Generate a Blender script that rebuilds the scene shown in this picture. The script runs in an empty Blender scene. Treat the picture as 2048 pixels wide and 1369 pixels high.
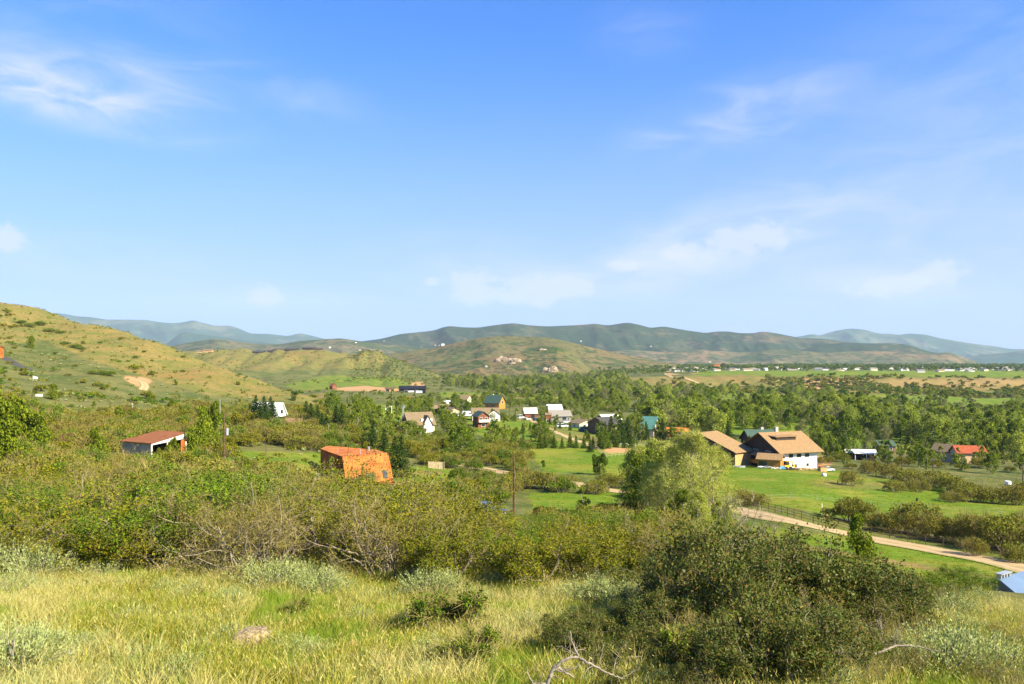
import bpy, math, random
import numpy as np
from mathutils import Vector, Matrix

# ---------------------------------------------------------------- camera, world, sun, exposure
F = 1593.0; VH = 720.0; CU = 1024.0          # focal length and horizon row of the photograph
scn = bpy.context.scene
COL = scn.collection
cam = bpy.data.cameras.new("camera"); camo = bpy.data.objects.new("camera", cam); COL.objects.link(camo)
cam.lens = 28.0; cam.sensor_width = 36.0; cam.shift_y = (VH - 684.5) / 2048.0
cam.clip_start = 0.1; cam.clip_end = 90000
camo.location = (0, 0, 0); camo.rotation_euler = (math.radians(90), 0, 0)
scn.camera = camo
scn.view_settings.view_transform = 'Standard'; scn.view_settings.look = 'None'
scn.view_settings.gamma = 1; scn.view_settings.exposure = 1.46
scn.cycles.max_bounces = 6; scn.cycles.diffuse_bounces = 2; scn.cycles.transmission_bounces = 3
scn.cycles.volume_bounces = 0; scn.cycles.sample_clamp_indirect = 4.0

SUN_EL = math.radians(36); SUN_AZ = math.radians(124)    # azimuth clockwise from the view direction (+y)
sdir = Vector((math.sin(SUN_AZ) * math.cos(SUN_EL), math.cos(SUN_AZ) * math.cos(SUN_EL), math.sin(SUN_EL)))
sl = bpy.data.lights.new("sun", 'SUN'); sl.energy = 5.0; sl.angle = math.radians(0.5); sl.color = (1.0, 0.91, 0.66)
so = bpy.data.objects.new("sun", sl); COL.objects.link(so)
so.rotation_euler = (-sdir).to_track_quat('-Z', 'Y').to_euler()

class NT:
    """tiny helper for node trees"""
    def __init__(s, tree): s.t = tree; s.n = tree.nodes; s.l = tree.links
    def new(s, typ, **kw):
        n = s.n.new(typ)
        for k, v in kw.items(): setattr(n, k, v)
        return n
    def put(s, sock, val):
        if isinstance(val, bpy.types.NodeSocket): s.l.new(val, sock)
        elif val is not None:
            try: sock.default_value = val
            except Exception: sock.default_value = tuple(val) + (1.0,)
    def math(s, op, a, b=None, c=None, clamp=False):
        n = s.new('ShaderNodeMath', operation=op, use_clamp=clamp)
        s.put(n.inputs[0], a)
        if b is not None: s.put(n.inputs[1], b)
        if c is not None: s.put(n.inputs[2], c)
        return n.outputs[0]
    def vmath(s, op, a, b=None):
        n = s.new('ShaderNodeVectorMath', operation=op)
        s.put(n.inputs[0], a)
        if b is not None: s.put(n.inputs[1], b)
        return n.outputs['Value'] if op in ('LENGTH', 'DOT_PRODUCT') else n.outputs[0]
    def noise(s, vec, scale, detail=3, rough=0.55, dist=0.0, out='Fac'):
        n = s.new('ShaderNodeTexNoise'); s.put(n.inputs['Vector'], vec)
        n.inputs['Scale'].default_value = scale; n.inputs['Detail'].default_value = detail
        n.inputs['Roughness'].default_value = rough; n.inputs['Distortion'].default_value = dist
        return n.outputs[out]
    def rng(s, v, a, b, c=0.0, d=1.0, smooth=True):
        n = s.new('ShaderNodeMapRange'); n.interpolation_type = 'SMOOTHSTEP' if smooth else 'LINEAR'
        s.put(n.inputs['Value'], v)
        for i, x in zip(('From Min', 'From Max', 'To Min', 'To Max'), (a, b, c, d)): s.put(n.inputs[i], x)
        return n.outputs[0]
    def mix(s, f, a, b, blend='MIX'):
        n = s.new('ShaderNodeMix', data_type='RGBA', blend_type=blend)
        s.put(n.inputs[0], f); s.put(n.inputs[6], a); s.put(n.inputs[7], b)
        return n.outputs[2]
    def scale(s, vec, xyz):
        n = s.new('ShaderNodeVectorMath', operation='MULTIPLY'); s.put(n.inputs[0], vec); n.inputs[1].default_value = xyz
        return n.outputs[0]

world = bpy.data.worlds.new("World"); scn.world = world; world.use_nodes = True
W = NT(world.node_tree); W.n.clear()
sky = W.new('ShaderNodeTexSky', sky_type='NISHITA'); sky.sun_disc = False
sky.sun_elevation = SUN_EL; sky.sun_rotation = SUN_AZ; sky.altitude = 1700; sky.air_density = 1.0; sky.dust_density = 0.6; sky.ozone_density = 2.0
wo = W.new('ShaderNodeOutputWorld'); bg = W.new('ShaderNodeBackground')
SKY_STR = 0.068
bg.inputs['Strength'].default_value = SKY_STR
tc = W.new('ShaderNodeTexCoord'); sep = W.new('ShaderNodeSeparateXYZ'); W.put(sep.inputs[0], tc.outputs['Generated'])
az = W.math('ARCTAN2', sep.outputs[0], sep.outputs[1]); el = W.math('ARCSINE', sep.outputs[2])
cmb = W.new('ShaderNodeCombineXYZ'); W.put(cmb.inputs[0], az); W.put(cmb.inputs[1], el)
dirv = cmb.outputs[0]
def blob(u, v, su, sv, rot=0.0, soft=1.0):
    """soft elliptical patch of sky around one direction"""
    a = math.atan((u - CU) / F); e = math.atan((VH - v) / F * math.cos(a))
    m = W.new('ShaderNodeMapping', vector_type='TEXTURE')
    m.inputs['Location'].default_value = (a, e, 0); m.inputs['Rotation'].default_value = (0, 0, rot)
    m.inputs['Scale'].default_value = (su * 1.25 / F, sv * 1.25 / F, 1); W.put(m.inputs['Vector'], dirv)
    return W.rng(W.vmath('LENGTH', m.outputs[0]), 1.0, 0.0, 0.0, 1.0)
def summed(lst):
    r = None
    for sock, w in lst:
        x = W.math('MULTIPLY', sock, w)
        r = x if r is None else W.math('ADD', r, x)
    return r
wisp_n = W.noise(W.scale(dirv, (5.0, 16.0, 1)), 1.6, 6, 0.6, 0.8)
wisp_b = W.noise(W.scale(dirv, (2.2, 4.0, 1)), 1.5, 3, 0.5, 0.5)
wmask = summed([(blob(190, 195, 270, 70, -0.10), 1.0), (blob(60, 170, 160, 40, -0.25), 0.5), (blob(330, 160, 200, 50, 0.1), 0.35), (blob(620, 200, 170, 50, -0.15), 0.32), (blob(1460, 235, 230, 70, 0.2), 0.8),
                (blob(1290, 60, 130, 60), 0.25), (blob(1420, 490, 330, 90, 0.28), 1.1), (blob(1050, 560, 330, 50), 0.7), (blob(1850, 560, 260, 50), .6), (blob(520, 600, 260, 40), .4), (blob(1900, 250, 420, 260, 0.4), 0.3), (blob(150, 60, 330, 160), 0.28), (blob(1850, 480, 420, 130, 0.3), 0.35), (blob(930, 500, 260, 50), 0.25), (blob(200, 530, 340, 60), 0.3)])
wfac = W.math('MULTIPLY', wmask, W.rng(W.math('ADD', W.math('MULTIPLY', wisp_n, 0.65), W.math('MULTIPLY', wisp_b, 0.35)), 0.34, 0.66, 0.1, 1.0), clamp=True)
cum_n = W.noise(W.scale(dirv, (1, 1.35, 1)), 36, 9, 0.64, 0.12)
cmask = summed([(blob(940, 566, 66, 46), 1.0), (blob(1085, 576, 110, 42), 1.0), (blob(862, 565, 24, 14), 0.9), (blob(520, 590, 70, 34), 0.8), (blob(1810, 572, 90, 32), 0.85), (blob(1890, 540, 60, 34), 0.8),
                (blob(14, 476, 46, 34), 1.0), (blob(1242, 532, 42, 18), 0.85), (blob(1510, 476, 120, 44, .2), 0.95), (blob(1370, 505, 110, 36, .3), 0.7), (blob(1470, 650, 60, 36), 0.35), (blob(1000, 600, 220, 26), 0.45), (blob(1150, 575, 60, 24), 0.6), (blob(1700, 585, 60, 20), .5)])
cfac = W.math('MULTIPLY', W.rng(W.math('ADD', cmask, W.math('MULTIPLY', W.math('SUBTRACT', cum_n, 0.5), 2.5)), 0.26, 0.8), W.rng(cmask, 0.03, 0.45, 0, 1))
skyc = W.mix(1.0, sky.outputs[0], (0.22, 0.83, 1.6), 'MULTIPLY')
pale = W.rng(el, 0.44, -0.02, 0.0, 1.0)
skyc = W.mix(W.math('MULTIPLY', W.math('POWER', pale, 1.25), 0.85), skyc, (3.0, 3.1, 5.1))
c1 = W.mix(W.math('MULTIPLY', wfac, 0.9), skyc, (4.5, 4.7, 5.6))
c2 = W.mix(W.math('MULTIPLY', cfac, 0.62), c1, (4.7, 4.8, 5.4))
W.put(bg.inputs['Color'], c2); W.l.new(bg.outputs[0], wo.inputs['Surface'])

# ---------------------------------------------------------------- helpers
def tag(o, label=None, cat=None, group=None, kind=None):
    if label: o['label'] = label
    if cat: o['category'] = cat
    if group: o['group'] = group
    if kind: o['kind'] = kind
    return o
def mesh_np(name, V, Fc, mats, smooth=False, mi=None):
    """V: n x 3, Fc: m x k array or a list of such arrays (several face sizes)"""
    if not isinstance(Fc, (list, tuple)): Fc = [Fc]
    Fc = [f for f in Fc if len(f)]
    me = bpy.data.meshes.new(name)
    V = np.asarray(V, np.float32); me.vertices.add(len(V)); me.vertices.foreach_set('co', V.ravel())
    tot = np.concatenate([np.full(len(f), f.shape[1], np.int32) for f in Fc]); idx = np.concatenate([np.asarray(f, np.int32).ravel() for f in Fc])
    me.loops.add(len(idx)); me.loops.foreach_set('vertex_index', idx)
    me.polygons.add(len(tot)); st = np.concatenate([[0], np.cumsum(tot)[:-1]]).astype(np.int32)
    me.polygons.foreach_set('loop_start', st)
    if mi is not None: me.polygons.foreach_set('material_index', np.asarray(mi, np.int32))
    for m in (mats if isinstance(mats, (list, tuple)) else [mats]): me.materials.append(m)
    me.update(calc_edges=True)
    if smooth: me.polygons.foreach_set('use_smooth', np.ones(len(tot), bool))
    return me
def link(name, me, parent=None):
    o = bpy.data.objects.new(name, me); COL.objects.link(o)
    if parent is not None: o.parent = parent
    return o
def empty(name, loc, rz=0.0):
    o = bpy.data.objects.new(name, None); COL.objects.link(o); o.empty_display_size = 0.3
    o.location = loc; o.rotation_euler = (0, 0, rz); return o
def copy_tree(o, parent=None):
    c = o.copy(); COL.objects.link(c); c.parent = parent
    for ch in o.children: copy_tree(ch, c)
    return c

# numpy value noise
def _hash(ix, iy, seed):
    h = (ix.astype(np.int64) * 374761393 + iy.astype(np.int64) * 668265263 + seed * 974634777) & 0xFFFFFFFF
    h = ((h ^ (h >> 13)) * 1274126177) & 0xFFFFFFFF
    return ((h ^ (h >> 16)) & 0xFFFFFF) / float(0xFFFFFF)
def vnoise(x, y, seed=0):
    x = np.asarray(x, float); y = np.asarray(y, float)
    ix = np.floor(x); iy = np.floor(y); fx = x - ix; fy = y - iy
    fx = fx * fx * fx * (fx * (fx * 6 - 15) + 10); fy = fy * fy * fy * (fy * (fy * 6 - 15) + 10)
    a = _hash(ix, iy, seed); b = _hash(ix + 1, iy, seed); c = _hash(ix, iy + 1, seed); d = _hash(ix + 1, iy + 1, seed)
    return (a * (1 - fx) + b * fx) * (1 - fy) + (c * (1 - fx) + d * fx) * fy
def fbm(x, y, octv=4, seed=0, gain=0.5):
    r = 0; a = 1; t = 0
    for i in range(octv):
        r = r + a * vnoise(x * 2 ** i + 17.3 * i, y * 2 ** i - 9.1 * i, seed + i); t += a; a *= gain
    return r / t
def ridged(x, y, octv=4, seed=0):
    r = 0; a = 1; t = 0
    for i in range(octv):
        r = r + a * (1 - np.abs(2 * vnoise(x * 2 ** i + 5.7 * i, y * 2 ** i + 3.3 * i, seed + i) - 1)); t += a; a *= 0.5
    return r / t
def sstep(x, a, b):
    t = np.clip((x - a) / (b - a), 0, 1); return t * t * (3 - 2 * t)
def pchip(x, y, q):
    x = np.asarray(x, float); y = np.asarray(y, float); h = np.diff(x); d = np.diff(y) / h
    m = np.zeros_like(y); m[0] = d[0]; m[-1] = d[-1]
    for i in range(1, len(x) - 1):
        if d[i - 1] * d[i] > 0:
            w1 = 2 * h[i] + h[i - 1]; w2 = h[i] + 2 * h[i - 1]; m[i] = (w1 + w2) / (w1 / d[i - 1] + w2 / d[i])
    q = np.clip(q, x[0], x[-1]); k = np.clip(np.searchsorted(x, q, side='right') - 1, 0, len(x) - 2)
    t = (q - x[k]) / h[k]
    return ((2 * t ** 3 - 3 * t ** 2 + 1) * y[k] + (t ** 3 - 2 * t ** 2 + t) * h[k] * m[k] + (-2 * t ** 3 + 3 * t ** 2) * y[k + 1] + (t ** 3 - t ** 2) * h[k] * m[k + 1])
# ---------------------------------------------------------------- terrain height
# profiles: for a direction (named by the photo column) distance -> photo row where ground shows (>=500) or a height in metres
PROF = {
 -500: [(30, -7.7), (70, -9.0), (100, -8.5), (130, -7.5), (200, -3), (300, 12), (400, 30), (520, 60), (680, 95), (800, 92), (1200, 30), (1700, -20), (3000, -20), (30000, -30)],
 0:   [(30, -7.7), (45, 1065), (70, 985), (100, 925), (130, 885), (200, 825), (300, 752), (370, 713), (500, 648), (620, 603), (740, 44), (1000, 5), (1400, -20), (2000, -30), (3500, -30), (6000, -45), (30000, -60)],
 100: [(30, -7.7), (45, 1070), (70, 995), (100, 940), (130, 903), (200, 842), (300, 775), (370, 735), (500, 667), (600, 627), (720, 33), (1000, 0), (1400, -20), (2000, -30), (3500, -30), (6000, -45), (30000, -60)],
 200: [(30, -7.7), (45, 1075), (70, 1003), (100, 953), (130, 918), (200, 855), (300, 790), (400, 728), (480, 688), (560, 652), (660, 18), (900, -5), (1200, -20), (1700, 0), (2000, 5), (3500, -30), (6000, -45), (30000, -60)],
 300: [(30, -7.7), (45, 1078), (70, 1010), (100, 962), (130, 925), (200, 865), (300, 808), (400, 750), (520, 684), (610, 5), (850, -20), (1100, -20), (1400, -2), (1650, 14), (2000, 8), (3500, -30), (6000, -45), (30000, -60)],
 400: [(30, -7.7), (45, 1080), (70, 1015), (100, 970), (130, 930), (160, 903), (200, 877), (300, 822), (400, 764), (490, 718), (570, -10), (800, -27), (1000, -27), (1300, 728), (1600, 702), (1900, 16), (2300, 5), (3500, -30), (6000, -45), (30000, -60)],
 500: [(30, -7.7), (45, 1082), (70, 1025), (100, 985), (130, 945), (160, 915), (200, 882), (300, 832), (380, 795), (450, 757), (520, -20), (700, -31), (900, 778), (1050, 764), (1300, 733), (1580, 703), (1900, 15), (2300, 0), (3500, -30), (6000, -45), (30000, -60)],
 600: [(30, -7.7), (45, 1082), (70, 1035), (100, 1000), (130, 955), (160, 922), (200, 888), (260, 850), (330, 822), (410, 790), (470, -24), (650, -31), (800, 783), (1000, 768), (1200, 752), (1350, 732), (1560, 704), (1900, 15), (2300, 0), (3500, -30), (6000, -45), (30000, -60)],
 650: [(30, -7.7), (45, 1084), (70, 1040), (100, 1010), (130, 975), (150, 960), (200, 893), (260, 852), (330, 828), (420, 804), (500, -28), (650, 789), (800, 781), (1000, 769), (1200, 753), (1350, 731), (1560, 705), (1900, 15), (2300, 0), (3500, -30), (6000, -45), (30000, -60)],
 740: [(30, -7.7), (45, 1084), (70, 1045), (100, 1018), (130, 985), (150, 965), (200, 908), (260, 866), (330, 840), (420, 817), (560, 797), (750, 784), (1000, 771), (1200, 757), (1380, 732), (1540, 708), (1750, 5), (2200, -10), (3500, -30), (6000, -45), (30000, -60)],
 850: [(30, -7.7), (45, 1084), (70, 1050), (100, 1025), (130, 990), (160, 958), (190, 936), (260, 885), (330, 850), (420, 830), (560, 808), (750, 791), (1000, 777), (1250, 763), (1420, 741), (1600, -26), (2200, -30), (3500, -33), (6000, -45), (30000, -60)],
 920: [(30, -7.7), (45, 1084), (70, 1055), (100, 1035), (130, 1002), (160, 970), (200, 935), (260, 890), (330, 857), (420, 833), (560, 811), (750, 793), (1000, 779), (1250, 768), (1500, 763), (2200, 742), (3500, -33), (6000, -45), (30000, -60)],
 1024: [(30, -7.7), (45, 1090), (70, 1062), (100, 1045), (130, 1010), (160, 975), (200, 938), (240, 910), (300, 872), (420, 838), (560, 813), (750, 794), (1000, 780), (1300, 768), (1700, 757), (2500, 742), (3500, -35), (6000, -45), (30000, -60)],
 1200: [(30, -7.7), (45, 1100), (70, 1082), (100, 1060), (130, 1020), (160, 978), (200, 942), (240, 915), (300, 880), (420, 845), (560, 816), (750, 797), (1000, 780), (1180, 771), (1350, 757), (1600, 757), (2500, 740), (3500, -36), (6000, -45), (30000, -60)],
 1400: [(30, -7.9), (45, 1120), (70, 1110), (100, 1075), (130, 1030), (160, 990), (200, 955), (250, 925), (300, 890), (420, 850), (560, 818), (750, 800), (1000, 785), (1150, 778), (1300, 751), (1500, 748), (2500, 738.5), (4000, 734), (6000, -50), (30000, -60)],
 1560: [(30, -8.1), (45, 1140), (70, 1125), (100, 1075), (115, 1045), (135, 1018), (170, 980), (220, 948), (260, 928), (330, 888), (420, 855), (560, 822), (750, 802), (1000, 787), (1150, 780), (1280, 754), (1500, 749), (2500, 738.5), (4000, 733), (6000, -50), (30000, -60)],
 1750: [(30, -8.4), (45, 1170), (60, 1150), (75, 1140), (90, 1115), (107, 1083), (130, 1045), (170, 1000), (210, 965), (250, 938), (300, 918), (380, 885), (480, 850), (600, 825), (800, 804), (1000, 790), (1120, 783), (1270, 754), (1500, 749), (2500, 738.5), (4000, 733), (6000, -50), (30000, -60)],
 2048: [(30, -8.8), (45, 1215), (60, 1190), (75, 1168), (88, 1138), (108, 1090), (130, 1055), (160, 1022), (200, 990), (250, 955), (330, 915), (420, 880), (520, 855), (650, 830), (850, 808), (1000, 795), (1100, 788), (1260, 756), (1500, 750), (2500, 739), (4000, 733), (6000, -50), (30000, -60)],
 2600: [(30, -9.2), (60, -18), (90, -24), (120, -26.5), (200, -33), (330, -38), (520, -42), (850, -46), (1100, -46), (1260, -28), (1500, -28), (2500, -30), (4000, -34), (6000, -50), (30000, -60)],
}
_cu = sorted(PROF); _Lq = np.linspace(math.log(30), math.log(30000), 700)
_cols = np.array([pchip([math.log(p[0]) for p in PROF[u]], [p[1] if p[1] < 500 else (VH - p[1]) * p[0] / F for p in PROF[u]], _Lq) for u in _cu])
_ut = np.linspace(-500, 2600, 311)
_TAB = np.array([pchip(_cu, _cols[:, j], _ut) for j in range(_cols.shape[1])]).T        # [311, 700]
def near_h(x, y): return -2.9 - 0.16 * np.clip(y, -60, 400) - 0.004 * x - 0.09 * np.clip(x - 4, 0, 40) + 0.10 * (vnoise(x * .35, y * .35, 3) - .5) + 0.35 * (fbm(x * .07, y * .07, 2, 5) - .5)
def H(x, y):
    x = np.asarray(x, float); y = np.asarray(y, float)
    yy = np.clip(y, 30, 29999); fu = np.clip((x / yy * F + CU + 500) / 10, 0, 309.999); fl = np.clip((np.log(yy) - _Lq[0]) / (_Lq[1] - _Lq[0]), 0, 698.999)
    iu = fu.astype(int); il = fl.astype(int); a = fu - iu; b = fl - il
    t = (_TAB[iu, il] * (1 - a) + _TAB[iu + 1, il] * a) * (1 - b) + (_TAB[iu, il + 1] * (1 - a) + _TAB[iu + 1, il + 1] * a) * b
    amp = np.clip(y * 0.006, 0.2, 3.0)
    wl = np.clip(y * 0.07, 8, 90); wl = np.where(wl < 20, 14, np.where(wl < 45, 30, 70))
    n = (fbm(x / 14, y / 14, 3, 7) - .5) * 0.5 + (fbm(x / 45, y / 45, 3, 11) - .5) * np.clip((y - 150) / 60, 0, 3.2)
    steep = sstep(t, -22, -5) + 1.0 * sstep(y, 900, 1150)
    n = n - steep * (ridged(x / 55 + y / 400, y / 260, 3, 19) - .6) * np.clip(y * 0.012, 0, 9)
    w = sstep(y, 28, 60)
    return near_h(x, y) * (1 - w) + (t + n) * w
def X(u, Y): return (u - CU) / F * Y
def G(u, Y):
    x = X(u, Y); return (x, Y, float(H(x, Y)))
def hit(u, v, y0=6, y1=25000):
    """first point of the ground met along the photo's line of sight"""
    Y = np.exp(np.linspace(math.log(y0), math.log(y1), 3000)); z = H((u - CU) / F * Y, Y); k = np.argmax(z >= (VH - v) * Y / F)
    return Y[k]

# ---------------------------------------------------------------- ground sheet
azs = np.concatenate([np.arange(-180, -42, 6), np.arange(-42, 42, 0.14), np.arange(42, 180.1, 6)]) * math.pi / 180
rs = np.concatenate([[0.5, 1.5, 3, 5, 7], 8 * np.exp(np.arange(0, math.log(20000 / 8), 0.0125))])
AZ, RR = np.meshgrid(azs, rs); gx = np.sin(AZ) * RR; gy = np.cos(AZ) * RR; gz = H(gx, gy)
nr, na = gx.shape
V = np.stack([gx.ravel(), gy.ravel(), gz.ravel()], 1)
ii, jj = np.meshgrid(np.arange(nr - 1), np.arange(na - 1), indexing='ij')
q = (ii * na + jj).ravel(); Q = np.stack([q, q + na, q + na + 1, q + 1], 1)
# close the middle
V = np.vstack([V, [[0, 0, float(H(0, 0))]]]); c = len(V) - 1
T = np.stack([np.arange(na - 1), np.arange(1, na), np.full(na - 1, c)], 1)

def inside(px, py, poly):
    r = np.zeros(px.shape, bool); n = len(poly)
    for i in range(n):
        x1, y1 = poly[i]; x2, y2 = poly[(i + 1) % n]
        cnd = ((y1 > py) != (y2 > py)); r ^= cnd & (px < (x2 - x1) * (py - y1) / ((y2 - y1) + 1e-12) + x1)
    return r
# ground cover areas: (kind, strength, nearest and farthest distance, outline by photo position on the ground)
AREAS = [
 ('lush', 1.0, 90, 290, [(1440, 930), (1650, 935), (1720, 955), (2200, 1000), (2200, 1120), (2048, 1098), (1850, 1060), (1560, 1012), (1440, 1010)]),
 ('lush', .75, 60, 120, [(1500, 1045), (2200, 1165), (2200, 1230), (1700, 1180), (1480, 1120)]),
 ('lush', 1.2, 150, 300, [(1060, 902), (1130, 893), (1250, 888), (1305, 930), (1290, 955), (1180, 950), (1090, 942)]),
 ('lush', 1.1, 120, 200, [(380, 945), (420, 905), (640, 905), (660, 950), (560, 960)]),
 ('lush', 1.0, 110, 210, [(790, 940), (860, 932), (930, 945), (960, 1000), (860, 1010), (800, 975)]),
 ('lush', 1.0, 70, 180, [(1060, 985), (1230, 985), (1290, 1000), (1300, 1100), (1100, 1090)]),
 ('lush', .9, 240, 480, [(640, 800), (760, 812), (830, 808), (800, 850), (700, 870), (640, 840)]),
 ('lush', .7, 240, 520, [(930, 830), (1080, 842), (1200, 862), (1180, 900), (1000, 890), (940, 862)]),
 ('lush', .8, 560, 950, [(880, 784), (1100, 790), (1260, 797), (1260, 806), (1000, 800), (880, 795)]),
 ('lush', .8, 300, 1000, [(1280, 780), (2200, 786), (2200, 900), (1800, 900), (1280, 850)]),
 ('lush', .75, 1200, 3000, [(1380, 742), (2200, 742), (2200, 757), (1380, 752)]),
 ('lush', .5, 800, 1250, [(560, 772), (650, 750), (780, 750), (850, 775), (780, 785), (600, 782)]),
 ('lush', .3, 60, 260, [(0, 770), (110, 770), (260, 830), (420, 870), (520, 900), (300, 905), (0, 850)]),
 ('dry', 1.0, 180, 700, [(-600, 690), (0, 690), (90, 680), (180, 720), (330, 765), (420, 790), (560, 800), (700, 815), (640, 780), (500, 700), (0, 560), (-600, 500)]),
 ('dry', .9, 1000, 1320, [(1150, 750), (1180, 742), (2300, 748), (2300, 800), (1180, 785)]),
 ('dry', .5, 950, 2200, [(330, 690), (800, 695), (760, 740), (400, 745)]),
 ('dry', .7, 60, 130, [(1480, 1062), (1700, 1105), (2200, 1180), (2200, 1190), (1700, 1120), (1480, 1078)]),
 ('dry', .55, 90, 230, [(1600, 960), (1760, 962), (1800, 985), (1640, 980)]),
 ('dry', .6, 560, 800, [(920, 790), (1060, 792), (1060, 800), (920, 798)]),
 ('dry', .55, 240, 480, [(1180, 868), (1230, 890), (1090, 880), (1100, 850)]),
 ('dry', .7, 5, 45, [(-600, 1140), (700, 1165), (1350, 1190), (2200, 1250), (2200, 3000), (-600, 3000)]),
 ('dry', .8, 170, 230, [(810, 945), (880, 938), (890, 950), (820, 958)]),
 ('soil', 1.0, 240, 420, [(240, 753), (290, 755), (310, 764), (290, 770), (282, 776), (255, 764)]),
 ('soil', .9, 740, 1100, [(665, 777), (730, 772), (800, 778), (800, 784), (680, 782)]),
 ('soil', 1.0, 1020, 1400, [(820, 768), (845, 763), (850, 773), (824, 776)]),
 ('soil', .95, 220, 300, [(1198, 896), (1260, 893), (1262, 908), (1215, 906)]),
 ('soil', .7, 230, 300, [(1480, 905), (1640, 905), (1670, 930), (1600, 938), (1480, 930)]),
 ('soil', .8, 100, 150, [(855, 985), (905, 990), (905, 1010), (860, 1012)]),
 ('soil', .9, 1180, 1500, [(1320, 744), (1400, 745), (1400, 750), (1330, 750)]),
 ('soil', .42, 1020, 1290, [(1560, 755), (2200, 757), (2200, 782), (1640, 780)]), ('soil', .36, 1020, 1290, [(1180, 748), (1420, 750), (1420, 768), (1180, 765)]),
 ('soil', .8, 1000, 1300, [(1600, 768), (1690, 760), (1690, 775), (1610, 785)]),
]
pu = gx / np.clip(gy, 1, None) * F + CU; pv = VH - gz / np.clip(gy, 1, None) * F
cov = {k: np.zeros(gx.shape) for k in ('lush', 'dry', 'soil')}
wob = (fbm(gx / 9, gy / 9, 3, 41) - .5)
for k, s, a, b, poly in AREAS:
    scl = np.clip(1800 / np.clip(gy, 5, None), .6, 14)
    m = inside(pu + wob * scl * 2.2, pv + wob * scl * 1.2, poly) & (gy > a) & (gy < b)
    cov[k] = np.where(m, np.maximum(cov[k], s), cov[k])
    if k != 'lush': cov['lush'] = np.where(m & (s >= .7), cov['lush'] * (1 - s), cov['lush'])
def blur(a):
    for ax in (0, 1, 0, 1, 0, 1, 0, 1):
        a = (np.roll(a, 1, ax) + 2 * a + np.roll(a, -1, ax)) / 4
    return a
cc = np.stack([blur(cov['lush']).ravel(), blur(cov['dry']).ravel(), blur(cov['soil']).ravel(), np.ones(gx.size)], 1)
cc = np.vstack([cc, [[0, .7, 0, 1]]])

def mat(name):
    m = bpy.data.materials.new(name); m.use_nodes = True; t = NT(m.node_tree); t.n.clear()
    out = t.new('ShaderNodeOutputMaterial'); return m, t, out
def principled(t, out, col, rough=0.9, bump=None, dist=0.1, strength=0.5, spec=0.2, metal=0.0):
    p = t.new('ShaderNodeBsdfPrincipled'); t.put(p.inputs['Base Color'], col); t.put(p.inputs['Roughness'], rough)
    p.inputs['Specular IOR Level'].default_value = spec; p.inputs['Metallic'].default_value = metal
    if bump is not None:
        b = t.new('ShaderNodeBump'); b.inputs['Strength'].default_value = strength; b.inputs['Distance'].default_value = dist
        t.put(b.inputs['Height'], bump); t.l.new(b.outputs[0], p.inputs['Normal'])
    t.l.new(p.outputs[0], out.inputs['Surface']); return p
m_ground, t, out = mat('ground_cover')
at = t.new('ShaderNodeAttribute', attribute_name='cover'); sp = t.new('ShaderNodeSeparateColor'); t.put(sp.inputs[0], at.outputs['Color'])
pos = t.new('ShaderNodeNewGeometry').outputs['Position']
n0 = t.noise(pos, 0.009, 4); n1 = t.noise(pos, 0.06, 5, 0.6); n2 = t.noise(pos, 0.5, 5, 0.65); n3 = t.noise(pos, 5.0, 4, 0.7)
fine = t.math('ADD', t.math('MULTIPLY', n2, 0.55), t.math('MULTIPLY', n3, 0.45))
scrub = t.mix(t.rng(n1, .35, .65), (0.07, 0.092, 0.02), (0.14, 0.13, 0.04))
scrub = t.mix(t.rng(n2, .5, .72, 0, .7), scrub, (0.22, 0.23, 0.10))
lush = t.mix(t.rng(n2, .35, .65), (0.078, 0.145, 0.008), (0.13, 0.195, 0.012))
lush = t.mix(t.rng(n1, .46, .62, 0, .85), lush, (0.215, 0.205, 0.028))
lush = t.mix(t.rng(n3, .60, .75, 0, .5), lush, (0.22, 0.235, 0.05))
dry = t.mix(t.rng(n1, .38, .62), (0.155, 0.15, 0.035), (0.25, 0.175, 0.055))
dry = t.mix(t.rng(n0, .55, .68, 0, .6), dry, (0.29, 0.155, 0.055))
dry = t.mix(t.rng(n2, .50, .62, 0, .85), dry, (0.095, 0.115, 0.03))
soil = t.mix(t.rng(n2, .3, .7), (0.46, 0.27, 0.13), (0.36, 0.20, 0.09))
ns = t.noise(t.scale(pos, (.25, 1.2, 1)), 1.1, 4, .6); lush = t.mix(t.rng(ns, .50, .66, 0, .55), lush, (0.20, 0.19, 0.045)); lush = t.mix(t.rng(ns, .48, .34, 0, .5), lush, (0.05, 0.105, 0.008))
def covf(s, k=0.55): return t.rng(t.math('ADD', s, t.math('MULTIPLY', t.math('SUBTRACT', fine, 0.5), 0.9)), k - .22, k + .22)
c_ = t.mix(covf(sp.outputs[0], .38), scrub, lush); c_ = t.mix(covf(sp.outputs[1], .42), c_, dry); c_ = t.mix(covf(sp.outputs[2], .45), c_, soil)
c_ = t.mix(t.rng(fine, .3, .7, .0, .35), t.mix(1.0, c_, (.62, .62, .62), 'MULTIPLY'), c_) if False else c_
principled(t, out, c_, 0.95, t.math('ADD', t.math('MULTIPLY', n2, 1.0), t.math('MULTIPLY', n3, 0.25)), 0.35, 0.7, spec=0.05)
me = mesh_np('ground', V, [Q, T], m_ground, smooth=True)
ca = me.color_attributes.new('cover', 'FLOAT_COLOR', 'POINT'); ca.data.foreach_set('color', cc.astype(np.float32).ravel())
ground = tag(link('ground', me), kind='structure')

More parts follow.
